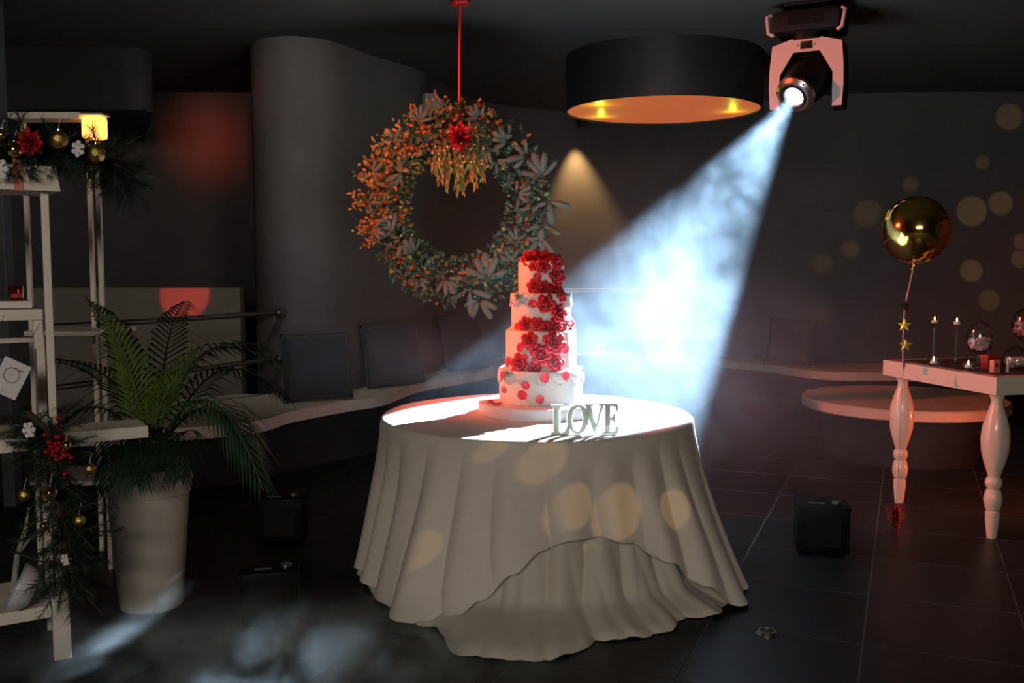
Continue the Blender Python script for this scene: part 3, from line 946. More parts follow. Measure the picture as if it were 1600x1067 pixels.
# ================================================================== PALM
pm = thing('potted_palm', 'palm with arching fronds in a tall white planter', 'potted plant', (-1.563, 4.10, 0))
MB().lathe([(.0, 0), (.122, 0), (.132, .012), (.168, .50), (.170, .50), (.176, .503), (.186, .61), (.186, .618), (.176, .618), (.166, .52), (0, .52)], 56).build('planter', POT, pm, smooth=True, ang=30)
MB().lathe([(0, .575), (.12, .572), (.172, .56)], 30).build('soil', SOIL, pm, smooth=True)
PB = Vector((-1.545, 4.10, .575))
FR = [((-1.556, 4.0, .979), (-1.595, 3.8, 1.283), 'y', .17), ((-1.465, 4.0, .926), (-1.28, 3.9, 1.135), 'y', .16), ((-1.20, 3.9, 1.12), (-.965, 3.7, .60), 'l', .21), ((-1.422, 4.3, 1.25), (-1.02, 4.4, 1.003), 'd', .22),
      ((-1.708, 4.3, 1.171), (-1.961, 4.5, 1.306), 'd', .2), ((-1.728, 4.2, 1.067), (-2.161, 4.4, 1.047), 'd', .2), ((-1.607, 4.5, 1.216), (-1.617, 4.8, 1.294), 'd', .2), ((-1.281, 4.1, .967), (-1.10, 4.0, .737), 'd', .2),
      ((-1.559, 3.9, .92), (-1.56, 3.66, .60), 'd', .17), ((-1.318, 3.85, .877), (-1.262, 3.62, .66), 'd', .16), ((-1.729, 4.0, .979), (-1.87, 3.9, .782), 'd', .18), ((-1.341, 4.5, 1.157), (-1.1, 4.75, .80), 'd', .2), ((-1.463, 3.85, .90), (-1.42, 3.60, .64), 'd', .17),
      ((-1.66, 4.1, 1.15), (-1.78, 4.05, 1.34), 'd', .18), ((-1.35, 4.15, 1.20), (-1.06, 4.2, 1.12), 'd', .2)]
pr_ = random.Random(4)
for c1, tip, kind, LL in FR:
    c1 = Vector(c1); tip = Vector(tip)
    P0 = PB + Vector((pr_.uniform(-.02, .02), pr_.uniform(-.02, .02), 0))
    c0 = P0.lerp(c1, .5) + Vector((0, 0, .10))
    cur = []
    N = 30
    for k in range(N + 1):
        t = k / N
        cur.append(P0 * (1 - t) ** 3 + c0 * 3 * t * (1 - t) ** 2 + c1 * 3 * t * t * (1 - t) + tip * t ** 3)
    m = MB()
    m.tube([p - pm.location for p in cur], [.006 * (1 - .8 * k / N) + .0012 for k in range(N + 1)], 5)
    side0 = None
    for k in range(8, N + 1):
        t = k / N
        tg = (cur[min(N, k + 1)] - cur[k - 1]).normalized()
        sd = tg.cross(Vector((0, 0, 1)))
        if sd.length < .05: sd = Vector((1, 0, 0))
        sd.normalize(); upv = sd.cross(tg).normalized()
        env = math.sin(math.pi * min(1, (t - .2) / .8 * .86 + .14)) ** .6
        for s in (-1, 1):
            L = 1.3 * LL * env * pr_.uniform(.85, 1.12)
            d = (tg * (.55 + .5 * t) + sd * s * (.9 - .45 * t) + upv * .22).normalized()
            droop = .30 if kind == 'y' else .75
            p = cur[k] - pm.location
            w = .0065
            ws = d.cross(upv)
            if ws.length < .05: ws = tg.copy()
            ws.normalize()
            q1 = p + d * L * .5 - Vector((0, 0, L * droop * .18)); q2 = p + d * L * .92 - Vector((0, 0, L * droop * .75))
            m.add([p - ws * w * .4, p + ws * w * .4, q1 - ws * w, q1 + ws * w, q2], [(0, 1, 3, 2), (2, 3, 4)])
    m.build('frond', {'y': PALMY, 'd': PALM, 'l': PALML}[kind], pm)

# ================================================================== FRONT DISPLAY SHELF (left)
E1 = Vector((-.85, -.527, 0)); E2 = Vector((-.527, .85, 0))
SX, SY = -1.69, 3.537
sh = thing('display_shelf', 'white wooden display shelf at the left edge, nearest the camera', 'shelf', (SX, SY, 0))
RM = Matrix(((-E1.x, E2.x, 0, 0), (-E1.y, E2.y, 0, 0), (0, 0, 1, 0), (0, 0, 0, 1)))   # local +X = towards the right end, +Y = towards the back


def lb(x0, x1, y0, y1, z0, z1, bev=.003):
    return MB().box(((x0 + x1) / 2, (y0 + y1) / 2, (z0 + z1) / 2), (x1 - x0, y1 - y0, z1 - z0), RM, bev)


for (x, y) in ((0, 0), (-.75, 0), (0, .34), (-.75, .34)):
    if (x, y) == (0, 0):
        lb(-.015, .011, -.011, .011, .255, 1.735).build('post', WHITEWOOD, sh)
        lb(-.03, .03, -.018, .018, 0, .255).build('foot', WHITEWOOD, sh)
    elif y:
        lb(x - .015, x + .015, y - .013, y + .013, 0, 1.30).build('post', WHITEWOOD, sh)
    else:
        lb(x - .015, x + .015, y - .013, y + .013, 0, 1.735).build('post', WHITEWOOD, sh)
ft = [c for c in sh.children if c.name.startswith('foot')][0]
for x in (-.012, .014):
    MB().tube([RM @ Vector((x, -.0185, .225)), RM @ Vector((x, -.0195, .225))], .004, 8).build('screw', BLACK, ft)
for z0, z1, x1, x0 in ((1.275, 1.315, -.024, -.80), (.17, .215, -.034, -.80)):
    lb(x0, x1, -.02, .36, z0, z1).build('shelf_board', WHITEWOOD, sh)
lb(-.80, -.024, -.02, .33, .80, .85).build('shelf_board', WHITEWOOD, sh)
lb(-.024, .335, .0135, .22, .805, .85).build('shelf_board', WHITEWOOD, sh)
lb(-.055, -.024, -.012, .012, 1.17, 1.274).build('bracket', WHITEWOOD, sh)
lb(-.80, -.024, .32, .36, 1.17, 1.19).build('rear_rail', WHITEWOOD, sh)
# flared planter tray on top
tp = [(-.83, 1.737), (.045, 1.737), (.030, 1.825), (-.82, 1.825)]
m = MB().prism(tp, .02, RM @ Matrix.Translation((0, -.06, 0))); m.prism(tp, .02, RM @ Matrix.Translation((0, .24, 0)))
m.box((-.39, .10, 1.745), (.86, .30, .014), RM); m.box((.028, .10, 1.78), (.014, .30, .085), RM)
m.build('top_tray', WHITEWOOD, sh)
rb = lb(-.105, -.075, -.0635, -.0605, 1.735, 1.86, 0).build('ribbon', PINKRIB, sh)

# second, slimmer stand behind it
s2 = thing('plant_stand', 'tall slim white stand behind the palm with an orange-lit end on its top board', 'stand', (-2.1, 4.7, 0))
for x, y in ((-2.325, 4.68), (-1.945, 4.60), (-2.475, 4.98), (-2.115, 4.90)):
    hh = 2.05 if x > -2 else 2.15
    MB().box((x + 2.1, y - 4.7, hh / 2), (.021, .021, hh), bev=.002).build('post', WHITEWOOD, s2)
MB().box((-.078, -.06, 2.165), (.335, .14, .03), bev=.003).build('shelf_board', WHITEWOOD, s2)
MB().box((-.03, .09, 1.145), (.40, .36, .022), bev=.003).build('shelf_board', WHITEWOOD, s2)
MB().box((-.03, .09, .42), (.40, .36, .022), bev=.003).build('shelf_board', WHITEWOOD, s2)
bl = thing('lit_end_block', 'orange-lit board end made to glow at the top corner of the slim white stand', 'lamp', (-1.953, 4.60, 2.051))  # orange light on the board end, put in as a glowing block
MB().box((0, 0, .06), (.10, .08, .11), bev=.02).build('glow_block', mat('painted orange glow', (.9, .6, .35), .6, var=.25, scale=14, emit=(1, .36, .06), estr=2.6, keep=True), bl, smooth=True)
MB().box((0, 0, .118), (.11, .09, .008), bev=.002).build('lid', WHITEWOOD, bl)


# pine needles ------------------------------------------------------
def pine_branch(m, p, d, L, n, rg, nl=.05):
    d = d.normalized()
    for j in range(n):
        t = j / n
        q = p + d * L * t
        th = rg.uniform(0, 6.28)
        o = d.orthogonal().normalized(); o2 = d.cross(o)
        dd = (d * .9 + (o * math.cos(th) + o2 * math.sin(th)) * .8).normalized()
        s = dd.orthogonal().normalized() * .0011
        e = q + dd * nl * rg.uniform(.7, 1.1)
        m.add([q - s, q + s, e], [(0, 1, 2)])


def garland(name, path, spread, nb, label, bl, seed, down=0.3):
    g = thing(name, label, 'garland', path[0])
    rg = random.Random(seed)
    P = spline(path, 6); o0 = Vector(path[0])
    MB().tube([p - o0 for p in P], .014, 6).build('wire_core', TWIGM, g)
    m = MB(); tw = MB()
    for i in range(nb):
        p = P[rg.randrange(len(P))] - o0
        d = Vector((rg.uniform(-1, 1), rg.uniform(-1, .7), rg.uniform(-1, .9) - down))
        L = spread * rg.uniform(.55, 1.15)
        pine_branch(m, p, d, L, 80, rg, .045)
        tw.tube([p, p + d.normalized() * L], .0018, 4)
    tag(m.build('needles', PINE, g), kind='stuff')
    tag(tw.build('twigs', TWIGM, g), kind='stuff')
    return g


g1 = garland('pine_garland', [(-1.95, 3.40, 1.86), (-1.80, 3.47, 1.885), (-1.69, 3.53, 1.90), (-1.60, 3.60, 1.90), (-1.53, 3.72, 1.87), (-1.50, 3.82, 1.80)], .14, 210,
             'dark pine garland lying along the top of the display shelf', None, 31)
g2 = garland('pine_garland', [(-1.76, 3.50, .93), (-1.66, 3.44, .86), (-1.64, 3.42, .70), (-1.62, 3.44, .52), (-1.63, 3.46, .35)], .19, 150,
             'dark pine garland hanging down the front of the display shelf', None, 37, .5)
br = MB(); rg = random.Random(8)
for i in range(34):
    br.ball((-1.583 + rg.gauss(0, .024) + 1.76, 3.33 + rg.uniform(-.012, .03) - 3.50, .83 + rg.gauss(0, .045) - .93), .0085, 8, 6)
tag(br.build('berry_cluster', BERRY, g2, smooth=True), kind='stuff')
# red flower on the top garland
fm = MB()
for i in range(60):
    th = rg.uniform(0, 6.28); ph = rg.uniform(.1, 1.4)
    d = Vector((math.cos(th) * math.sin(ph), -math.cos(ph), math.sin(th) * math.sin(ph)))
    leaf_into(fm, d * .012, d, Vector((rg.uniform(-1, 1), -1, rg.uniform(-1, 1))), rg.uniform(.035, .05), .014)
fo = fm.build('red_flower', REDFAB, g1); fo.location = Vector((-1.671, 3.42, 1.90)) - Vector((-1.95, 3.40, 1.86))


def bauble(loc, r, m, label, group):
    b = thing('bauble', label, 'bauble', loc, 0, group)
    MB().ball((0, 0, 0), r, 20, 12).build('ball', m, b, smooth=True, ang=0)
    MB().lathe([(r * .22, r * .95), (r * .22, r * 1.18), (0, r * 1.2)], 12).build('cap', METAL, b, smooth=True)
    MB().tube([(0, 0, r * 1.15), (0, .004, r * 1.6), (0, .02, r * 2.6)], .0009, 4).build('string', SNOW, b)
    return b


GB1 = 'gold baubles on the upper garland'; GB2 = 'gold baubles on the lower garland'
bauble((-1.724, 3.40, 1.872), .027, GOLDSH, 'shiny gold bauble beside the red flower on the upper garland', GB1)
bauble((-1.765, 3.40, 1.922), .021, GOLDSH, 'small shiny gold bauble at the far left of the upper garland', GB1)
bauble((-1.578, 3.42, 1.909), .031, GOLD, 'glittery gold bauble right of the red flower on the upper garland', GB1)
bauble((-1.505, 3.55, 1.875), .034, GOLD, 'largest glittery gold bauble hanging from the right end of the upper garland', GB1)
bauble((-1.55, 3.33, .849), .018, GOLDSH, 'shiny gold bauble touching the red berries of the lower garland', GB2)
bauble((-1.493, 3.38, .754), .020, GOLD, 'rightmost gold bauble of the lower garland, nearest the planter', GB2)
bauble((-1.703, 3.33, .673), .021, GOLD, 'leftmost gold bauble of the lower garland', GB2)
bauble((-1.612, 3.33, .680), .025, GOLDSH, 'largest shiny gold bauble in the middle of the lower garland', GB2)
bauble((-1.639, 3.33, .563), .014, GOLDSH, 'tiny gold bauble low on the lower garland', GB2)
bauble((-1.528, 3.36, .574), .022, GOLD, 'gold bauble low on the lower garland beside the planter', GB2)


def flake(loc, r, label, rx=0):
    m = MB()
    for k in range(6):
        M = Matrix.Rotation(k * math.pi / 3 + .15, 4, 'Y')
        m.prism([(-.10 * r, 0), (.10 * r, 0), (.16 * r, .55 * r), (.34 * r, .72 * r), (.20 * r, .86 * r), (.0, r), (-.20 * r, .86 * r), (-.34 * r, .72 * r), (-.16 * r, .55 * r)], .006, M @ Matrix.Translation((0, -.003, 0)))
    m.lathe([(0, -.0035), (r * .22, -.0035), (r * .22, .0035), (0, .0035)], 12, M=Matrix.Rotation(R(90), 4, 'X'))
    o = m.build('snowflake', SNOW, loc=loc)
    o.rotation_euler = (0, rx, R(-20))
    return tag(o, label, 'snowflake', 'white snowflake ornaments')


flake((-1.521, 3.44, 1.880), .030, 'white snowflake between two gold baubles on the upper garland')
flake((-1.742, 3.335, 1.80), .036, 'white snowflake on the front of the shelf tray at the left edge', .4)
flake((-1.673, 3.32, .904), .030, 'white snowflake on the shelf edge above the red berries', .2)
flake((-1.576, 3.35, .436), .023, 'small white snowflake low on the hanging garland', .1)
ic = MB().tube([(0, 0, .028), (.002, 0, .01), (-.002, 0, -.01), (0, 0, -.03)], [.003, .006, .006, .001], 8)
ic = tag(ic.build('icicle', GLASS, smooth=True, loc=(-1.515, 3.345, .747)), 'clear glass icicle hanging on the lower garland', 'ornament')

# shelf contents ----------------------------------------------------
tr_ = thing('votive_tray', 'low white box under the pink votive glasses on the display shelf', 'tray', (-1.86, 3.50, 1.317))
MB().box((0, 0, .014), (.22, .10, .026), RM, bev=.003).build('tray_box', WHITEWOOD, tr_)


def votive(loc, label):
    v = thing('votive_glass', label, 'candle holder', loc, 0, 'pink votive glasses on the tray')
    MB().lathe([(.0, 0), (.024, 0), (.027, .006), (.028, .052), (.026, .052), (.024, .010), (0, .008)], 24).build('glass', REDGLASS, v, smooth=True)
    MB().lathe([(0, .010), (.021, .010), (.021, .024), (0, .024)], 20).build('candle', WAX, v, smooth=True)
    MB().tube([(0, 0, .024), (0, 0, .03)], .001, 5).build('wick', BLACK, v)
    return v


votive((-1.800, 3.525, 1.345), 'pink votive glass at the right end of the white tray')
votive((-1.872, 3.48, 1.345), 'pink votive glass at the left edge beside pine needles')


def card(loc, rot, label):
    c = thing('invitation_card', label, 'card', loc, 0, 'cards hanging from the shelf by strings')
    c.rotation_euler = rot
    MB().box((0, 0, 0), (.095, .0025, .13), bev=.0008).build('sheet', PAPER, c)
    ring = MB(); rg2 = random.Random(2)
    for k in range(40):
        a = 2 * math.pi * k / 40
        leaf_into(ring, Vector((.026 * math.cos(a), -.0018, .012 + .026 * math.sin(a))), Vector((-math.sin(a) + rg2.uniform(-.5, .5), 0, math.cos(a) + rg2.uniform(-.5, .5))), Vector((0, -1, 0)), .009, .0022)
    ring.build('printed_wreath', INK, c)
    fl_ = MB()
    for k in range(5):
        fl_.lathe([(0, 0), (.004, 0), (.004, .0004), (0, .0004)], 8, M=Matrix.Translation((.006 + .007 * k - .008, -.0014, .038 + .002 * math.sin(k * 2))) @ Matrix.Rotation(R(90), 4, 'X'))
    fl_.build('printed_flowers', ORANGEPR, c)
    tx = MB()
    for q, w in enumerate((.020, .014, .024, .018)):
        tx.box((0, -.0016, .018 - .007 * q if q < 2 else -.028 - .008 * q), (w, .0005, .0012))
    tx.build('printed_lines', INK, c)
    MB().tube([(0, 0, .065), (.005, .005, .22)], .0011, 5).build('string', TWIGM, c)
    return c


card((-1.772, 3.40, 1.075), (0, R(27), R(12)), 'white card with printed wreath hanging in front of the shelf')
card((-1.855, 3.355, 1.10), (0, R(22), R(25)), 'white card mostly out of view at the left edge, behind the other card')

bw = thing('ceramic_bowl', 'white ceramic bowl tipped on its side on the lowest shelf board', 'bowl', (-1.79, 3.46, .295))
MB().lathe([(0, -.045), (.05, -.043), (.078, -.02), (.086, .02), (.084, .024), (.074, .022), (.066, -.012), (.04, -.030), (0, -.032)], 36, M=Matrix.Rotation(R(-70), 4, 'Z') @ Matrix.Rotation(R(62), 4, 'X')).build('bowl', mat('white glazed ceramic', (.55, .54, .55), .3), bw, smooth=True)
MB().lathe([(.078, .020), (.088, .022), (.088, .028), (.078, .028), (.078, .02)], 36, M=Matrix.Rotation(R(-70), 4, 'Z') @ Matrix.Rotation(R(62), 4, 'X')).build('rim', mat('blue grey glaze', (.33, .37, .43), .3), bw, smooth=True)
nk = thing('paper_napkin', 'small folded pale paper lying on the lowest shelf board', 'paper', (-1.73, 3.60, .2155))
MB().box((0, 0, .004), (.10, .08, .006), RM, bev=.002).build('fold', mat('lilac paper', (.42, .42, .50), .8), nk)
MB().box((.006, .006, .010), (.085, .068, .004), RM @ Matrix.Rotation(.15, 4, 'Z'), bev=.001).build('fold', mat('lilac paper', (.42, .42, .50), .8), nk)
tw = thing('twig', 'whitewashed forked twig standing on the lowest shelf at the left edge', 'twig', (-1.83, 3.47, .215))
WT = mat('whitewashed bark', (.30, .28, .27), .9, bump=.5, bscale=60)
MB().tube([(-.01, 0, 0), (0, .01, .10), (.02, .0, .20), (.06, -.01, .30), (.075, -.01, .38)], [.012, .011, .010, .008, .004], 8).build('stem', WT, tw, smooth=True)
MB().tube([(.025, 0, .21), (.07, .01, .265), (.105, .01, .295)], [.007, .006, .002], 7).build('side_branch', WT, tw, smooth=True)

# ================================================================== SPARK MACHINES
def spark(loc, rz, s, label):
    t = thing('spark_machine', label, 'effect machine', loc, rz, 'black spark machines standing around the cake table')
    for x in (-.09, .09):
        for y in (-.09, .09):
            MB().tube([(x * s, y * s, 0), (x * s, y * s, .014)], .012, 10).build('foot', BLACK, t)
    b = MB().box((0, 0, .014 + .115 * s), (.24 * s, .24 * s, .23 * s), bev=.01).build('housing', BLACK, t, smooth=True, ang=35)
    zt = .014 + .23 * s
    MB().lathe([(.014, zt), (.024, zt), (.024, zt + .008), (.014, zt + .008), (.014, zt)], 20, (.065 * s, -.03, 0)).build('nozzle', METAL, t, smooth=True)
    MB().box((-.03 * s, -.06 * s, zt + .001), (.07 * s, .018, .002), bev=.0005).build('label_strip', mat('grey label', (.14, .14, .145), .5), t)
    for sx in (-1, 1):
        MB().tube([(sx * .12 * s, -.05, zt - .05), (sx * (.12 * s + .012), -.04, zt - .03), (sx * (.12 * s + .012), .04, zt - .03), (sx * .12 * s, .05, zt - .05)], .005, 6).build('handle', BLACKM, t, smooth=True)
    MB().box((0, -.12 * s - .001, .014 + .10 * s), (.16 * s, .004, .14 * s), bev=.001).build('front_panel', BLACKM, t)
    return t


spark((-1.00, 3.93, .001), R(12), .96, 'black spark machine on the floor nearest the camera, left of the cake table')
spark((-1.235, 5.12, .001), R(5), 1.0, 'black spark machine in the dark behind the white planter')
spark((1.60, 4.92, .001), R(-12), 1.06, 'black spark machine on the floor right of the cake table')
fdl = thing('floor_light', 'small round steel floor light set in the dark tiles', 'floor light', (1.02, 3.77, .001))
MB().lathe([(.028, 0), (.045, 0), (.045, .003), (.034, .016), (.028, .016), (.028, .010), (0, .010)], 32).build('ring', METAL, fdl, smooth=True)
MB().lathe([(0, .0105), (.0265, .0105), (.0265, .014), (0, .0145)], 28).build('glass', mat('dark glass', (.03, .04, .045), .1), fdl, smooth=True)

# ================================================================== ROUND POUF TABLE (right)
rt = thing('round_bench', 'low round pale bench behind the white console table', 'bench', (3.02, 7.42, 0))
MB().lathe([(0, .37), (.74, .37), (.75, .38), (.75, .44), (.74, .45), (0, .45)], 72).build('seat', BENCHTOP, rt, smooth=True)
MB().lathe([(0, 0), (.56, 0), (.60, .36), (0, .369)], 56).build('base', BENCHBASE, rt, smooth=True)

# ================================================================== CONSOLE TABLE
CA = math.atan2(.233, .949)
con = thing('console_table', 'white console table with turned legs and sweets on top', 'table', (2.548, 5.064, 0), CA)
# local: +Y runs along the left long side towards the far corner, +X towards the right
CONM = mat('white lacquer', (.74, .66, .54), .25, var=.02, coat=.3)
MB().box((.70, .49, .832), (1.40, .98, .096), bev=.004).build('tabletop', CONM, con)
LEG = [(.024, 0), (.026, .01), (.036, .10), (.037, .145), (.030, .150), (.040, .165), (.046, .20), (.046, .225), (.038, .262), (.030, .268), (.040, .285), (.044, .305), (.040, .325), (.030, .335),
       (.034, .35), (.050, .40), (.068, .47), (.073, .54), (.068, .60), (.050, .67), (.032, .72), (.028, .75), (.040, .778), (.045, .784)]
for x, y in ((.06, .06), (.06, .86), (1.32, .06), (1.32, .86)):
    MB().lathe(LEG, 36, (x, y, 0)).build('leg', CONM, con, smooth=True, ang=50)
TZC = .881
CI = con.rotation_euler.to_matrix()


def holder(loc, h, label):
    t = thing('candle_holder', label, 'candle holder', loc, 0, 'tall glass candle holders on the console')
    st = MB().lathe([(0, 0), (.036, 0), (.034, .006), (.010, .012), (.006, .03), (.005, h - .05), (.009, h - .03), (.016, h - .02), (.032, h - .014), (.038, h + .012), (.0355, h + .012), (.029, h - .010), (0, h - .012)], 24).build('stem', GLASS, t, smooth=True)
    MB().lathe([(0, h - .008), (.018, h - .008), (.018, h + .008), (0, h + .008)], 18).build('tea_light', WAX, t, smooth=True)
    MB().lathe([(0, h + .009), (.004, h + .014), (.0035, h + .022), (0, h + .034)], 10).build('flame', FLAME, t, smooth=True)
    return t


holder((2.560, 5.86, TZC), .245, 'tall glass tea light holder nearest the gold balloon')
holder((2.640, 5.74, TZC), .245, 'tall glass tea light holder beside the marshmallow jar')


def tealight(loc, label):
    t = thing('tea_light_glass', label, 'candle', loc, 0, 'lit tea lights in low glasses on the console')
    MB().lathe([(0, 0), (.026, 0), (.032, .006), (.034, .040), (.032, .040), (.027, .010), (0, .010)], 24).build('glass', GLASS, t, smooth=True)
    MB().lathe([(0, .011), (.019, .011), (.019, .026), (0, .026)], 18).build('candle', WAX, t, smooth=True)
    MB().lathe([(0, .027), (.0045, .033), (.004, .043), (0, .056)], 10).build('flame', FLAME, t, smooth=True)
    return t


tealight((2.475, 5.66, TZC), 'lit tea light in a low glass below the tall holders')
tealight((2.575, 5.44, TZC), 'lit tea light in a low glass in front of the marshmallow jar')


def jar(loc, foot, r, h, m, label, fill=.62, seed=1):
    t = thing('sweet_jar', label, 'jar', loc, 0, 'lidded glass sweet jars on the console')
    z = foot
    pr = [(0, 0), (r * .62, 0), (r * .60, .008), (.012, .018), (.010, z - .012), (r * .45, z)] if foot > .02 else [(0, 0), (r * .8, 0)]
    pr = pr + [(r * .86, z + h * .14), (r, z + h * .42), (r * .97, z + h * .75), (r * .86, z + h), (r * .83, z + h), (r * .93, z + h * .74), (r * .955, z + h * .42), (r * .82, z + h * .17), (r * .4, z + .008), (0, z + .008)]
    MB().lathe(pr, 32).build('glass', GLASS, t, smooth=True, ang=60)
    MB().lathe([(r * .92, z + h + .001), (r * .94, z + h + .006), (r * .6, z + h + .035), (.012, z + h + .05), (.008, z + h + .062), (.016, z + h + .078), (.010, z + h + .094), (0, z + h + .098)], 28).build('lid', GLASS, t, smooth=True)
    rg = random.Random(seed); sw = MB()
    nlay = 5
    for k in range(nlay):
        zz = z + .024 + (h * fill - .03) * k / (nlay - 1)
        rad = r * (.58 + .26 * math.sin(min(1, (k + .6) / 3) * 1.5))
        for q in range(20 if k else 12):
            a = rg.uniform(0, 6.28); rr = rad * math.sqrt(rg.random())
            M = Matrix.Translation((rr * math.cos(a), rr * math.sin(a), zz + rg.uniform(-.005, .005))) @ Euler((rg.uniform(0, 3), rg.uniform(0, 3), 0)).to_matrix().to_4x4()
            sw.tube([(0, 0, -.009), (0, 0, -.0075), (0, 0, .0075), (0, 0, .009)], [.006, .009, .009, .006], 8, M)
    tag(sw.build('sweets', m, t, smooth=True, ang=60), kind='stuff')
    return t


jar((2.690, 5.56, TZC), .085, .072, .135, SWEET, 'footed glass jar of white marshmallows beside the tea lights')
jar((2.845, 5.44, TZC), .0, .075, .085, SWEET, 'low glass jar of white sweets near the right edge', .75, 4)
jar((2.985, 5.62, TZC), .16, .075, .13, PINKSWEET, 'tall footed glass jar of pink sweets at the right edge', .75, 6)
bx_ = thing('gift_box', 'dark red gift box on the console between candle and sweets', 'box', (2.715, 5.47, TZC), CA)
MB().box((0, 0, .035), (.085, .06, .07), bev=.003).build('box_base', REDBOX, bx_)
MB().box((0, 0, .074), (.090, .065, .016), bev=.003).build('lid', REDBOX, bx_)
cdl = thing('printed_candle', 'small pink card block with a printed emblem before the gift box', 'card', (2.655, 5.30, TZC), CA)
MB().box((0, 0, .034), (.042, .034, .068), bev=.003).build('block', mat('pink card stock', (.62, .25, .20), .6), cdl)
em_ = MB()
em_.lathe([(.008, 0), (.011, 0), (.011, .0008), (.008, .0008), (.008, 0)], 20, M=Matrix.Translation((-.002, -.0175, .040)) @ Matrix.Rotation(R(90), 4, 'X'))
em_.box((-.002, -.0175, .040), (.004, .001, .012)); em_.box((-.002, -.0175, .018), (.022, .001, .002))
em_.build('emblem', REDBOX, cdl)
wax = thing('taper_candle', 'thin white taper standing before the low sweet jar', 'candle', (2.735, 5.32, TZC))
MB().lathe([(0, 0), (.008, 0), (.007, .05), (.004, .075), (0, .08)], 12).build('wax', WAX, wax, smooth=True)
MB().tube([(0, 0, .078), (0, 0, .086)], .0009, 5).build('wick', BLACK, wax)
cl = thing('table_cover', 'dark red runner lying on the console top', 'runner', (2.548, 5.064, 0), CA)
MB().box((.72, .50, .8806), (1.30, .84, .0012)).build('cloth', mat('dark wine cloth', (.055, .018, .018), .7), cl)
rbn = thing('paper_tag', 'turquoise paper tag over the console edge', 'tag', (2.413, 5.62, 0), CA)
MB().box((-.0035, 0, .853), (.002, .036, .052), bev=.0005).build('flap', TEAL, rbn)
MB().box((.012, 0, .8825), (.034, .036, .001)).build('fold', TEAL, rbn)

# ================================================================== BALLOON
bln = thing('foil_balloon', 'round gold foil balloon on a ribbon with hanging stars', 'balloon', (2.162, 5.36, 0))
BC = Vector((2.236, 5.40, 1.662)); BR = .188
n = 96; nv = 40; vs = []; fs = []
for j in range(nv + 1):
    ph = math.pi * j / nv
    for k in range(n):
        th = 2 * math.pi * k / n
        # seam circle lies in the local XZ plane turned a little; puckers fade away from the seam
        x, y, z = math.sin(ph) * math.cos(th), math.cos(ph), math.sin(ph) * math.sin(th)
        pk = math.exp(-(y / .20) ** 2)
        r = BR * (1 + .016 * pk * math.sin(th * 30) - .018 * math.exp(-(y / .05) ** 2))
        vs.append((x * r, y * r * .92, z * r))
for j in range(nv):
    for k in range(n):
        fs.append((j * n + k, j * n + (k + 1) % n, (j + 1) * n + (k + 1) % n, (j + 1) * n + k))
rot = Matrix.Rotation(R(-58), 4, 'Z')
off = BC - bln.location
MB().add(vs, fs, Matrix.Translation(off) @ rot).build('balloon', FOIL, bln, smooth=True, ang=0)
MB().tube([off + Vector((0, 0, -BR + .004)), off + Vector((-.005, 0, -BR - .02)), off + Vector((-.008, 0, -BR - .034))], [.012, .008, .016], 10).build('neck', FOIL, bln, smooth=True)
rp = [off + Vector((-.007, 0, -BR - .03)), Vector((.012, 0, 1.24)), Vector((.008, 0, 1.05)), Vector((.014, 0, .90))]
MB().tube(rp, .0048, 6).build('ribbon', mat('pink satin ribbon', (.35, .22, .20), .4), bln, smooth=True)
MB().tube([Vector((.014, 0, .90)), Vector((.008, 0, .5)), Vector((0, 0, .13))], .0016, 5).build('string', mat('grey string', (.28, .27, .28), .7), bln, smooth=True)


def star(c, s, rz, m, nm='star'):
    poly = []
    for k in range(10):
        a = math.pi / 2 + k * math.pi / 5; r = s if k % 2 == 0 else s * .45
        poly.append((r * math.cos(a), r * math.sin(a)))
    v = [(x, 0, z) for x, z in poly] + [(0, -.006, 0), (0, .006, 0)]
    f = [(i, (i + 1) % 10, 10) for i in range(10)] + [((i + 1) % 10, i, 11) for i in range(10)]
    return MB().add(v, f, Matrix.Translation(c) @ Matrix.Rotation(rz, 4, 'Z')).build(nm, m, bln)


STARM = mat('gold star foil', (.90, .72, .16), .38, metal=1, var=.1, scale=20)
DSTAR = mat('dark gold star foil', (.16, .12, .06), .35, metal=1)
star((.006, -.008, 1.244), .042, R(15), DSTAR); star((.010, -.008, 1.138), .038, R(-28), STARM); star((.020, -.008, 1.026), .038, R(-20), STARM); star((.016, -.008, .915), .030, R(60), DSTAR)
tn = MB(); rg = random.Random(12)
for i in range(150):
    th = rg.uniform(0, 6.28); z = rg.uniform(.02, .13); r = .032 * math.sin(math.pi * (z / .15)) + .004
    p = Vector((r * math.cos(th), r * math.sin(th), z)); d = Vector((math.cos(th), math.sin(th), rg.uniform(-1, .6)))
    leaf_into(tn, p, d, Vector((rg.uniform(-1, 1), rg.uniform(-1, 1), 1)), rg.uniform(.015, .03), .003)
tn.tube([(0, 0, 0), (0, 0, .10), (0, 0, .13)], [.02, .022, .006], 10)
tag(tn.build('tinsel_weight', mat('red tinsel foil', (.55, .03, .05), .2, metal=1, var=.3, scale=50), bln), kind='stuff')


# ================================================================== HAZE
def smoke_material(name, col):
    m = bpy.data.materials.new(name); m.use_nodes = True
    t = m.node_tree
    for nn in list(t.nodes):
        t.nodes.remove(nn)
    out = t.nodes.new('ShaderNodeOutputMaterial')
    vol = t.nodes.new('ShaderNodeVolumePrincipled')
    vol.inputs['Color'].default_value = (*col, 1)
    vol.inputs['Anisotropy'].default_value = .1
    vol.inputs['Density'].default_value = 1
    t.links.new(vol.outputs[0], out.inputs['Volume'])
    m.cycles.volume_step_rate = 6.0
    return m


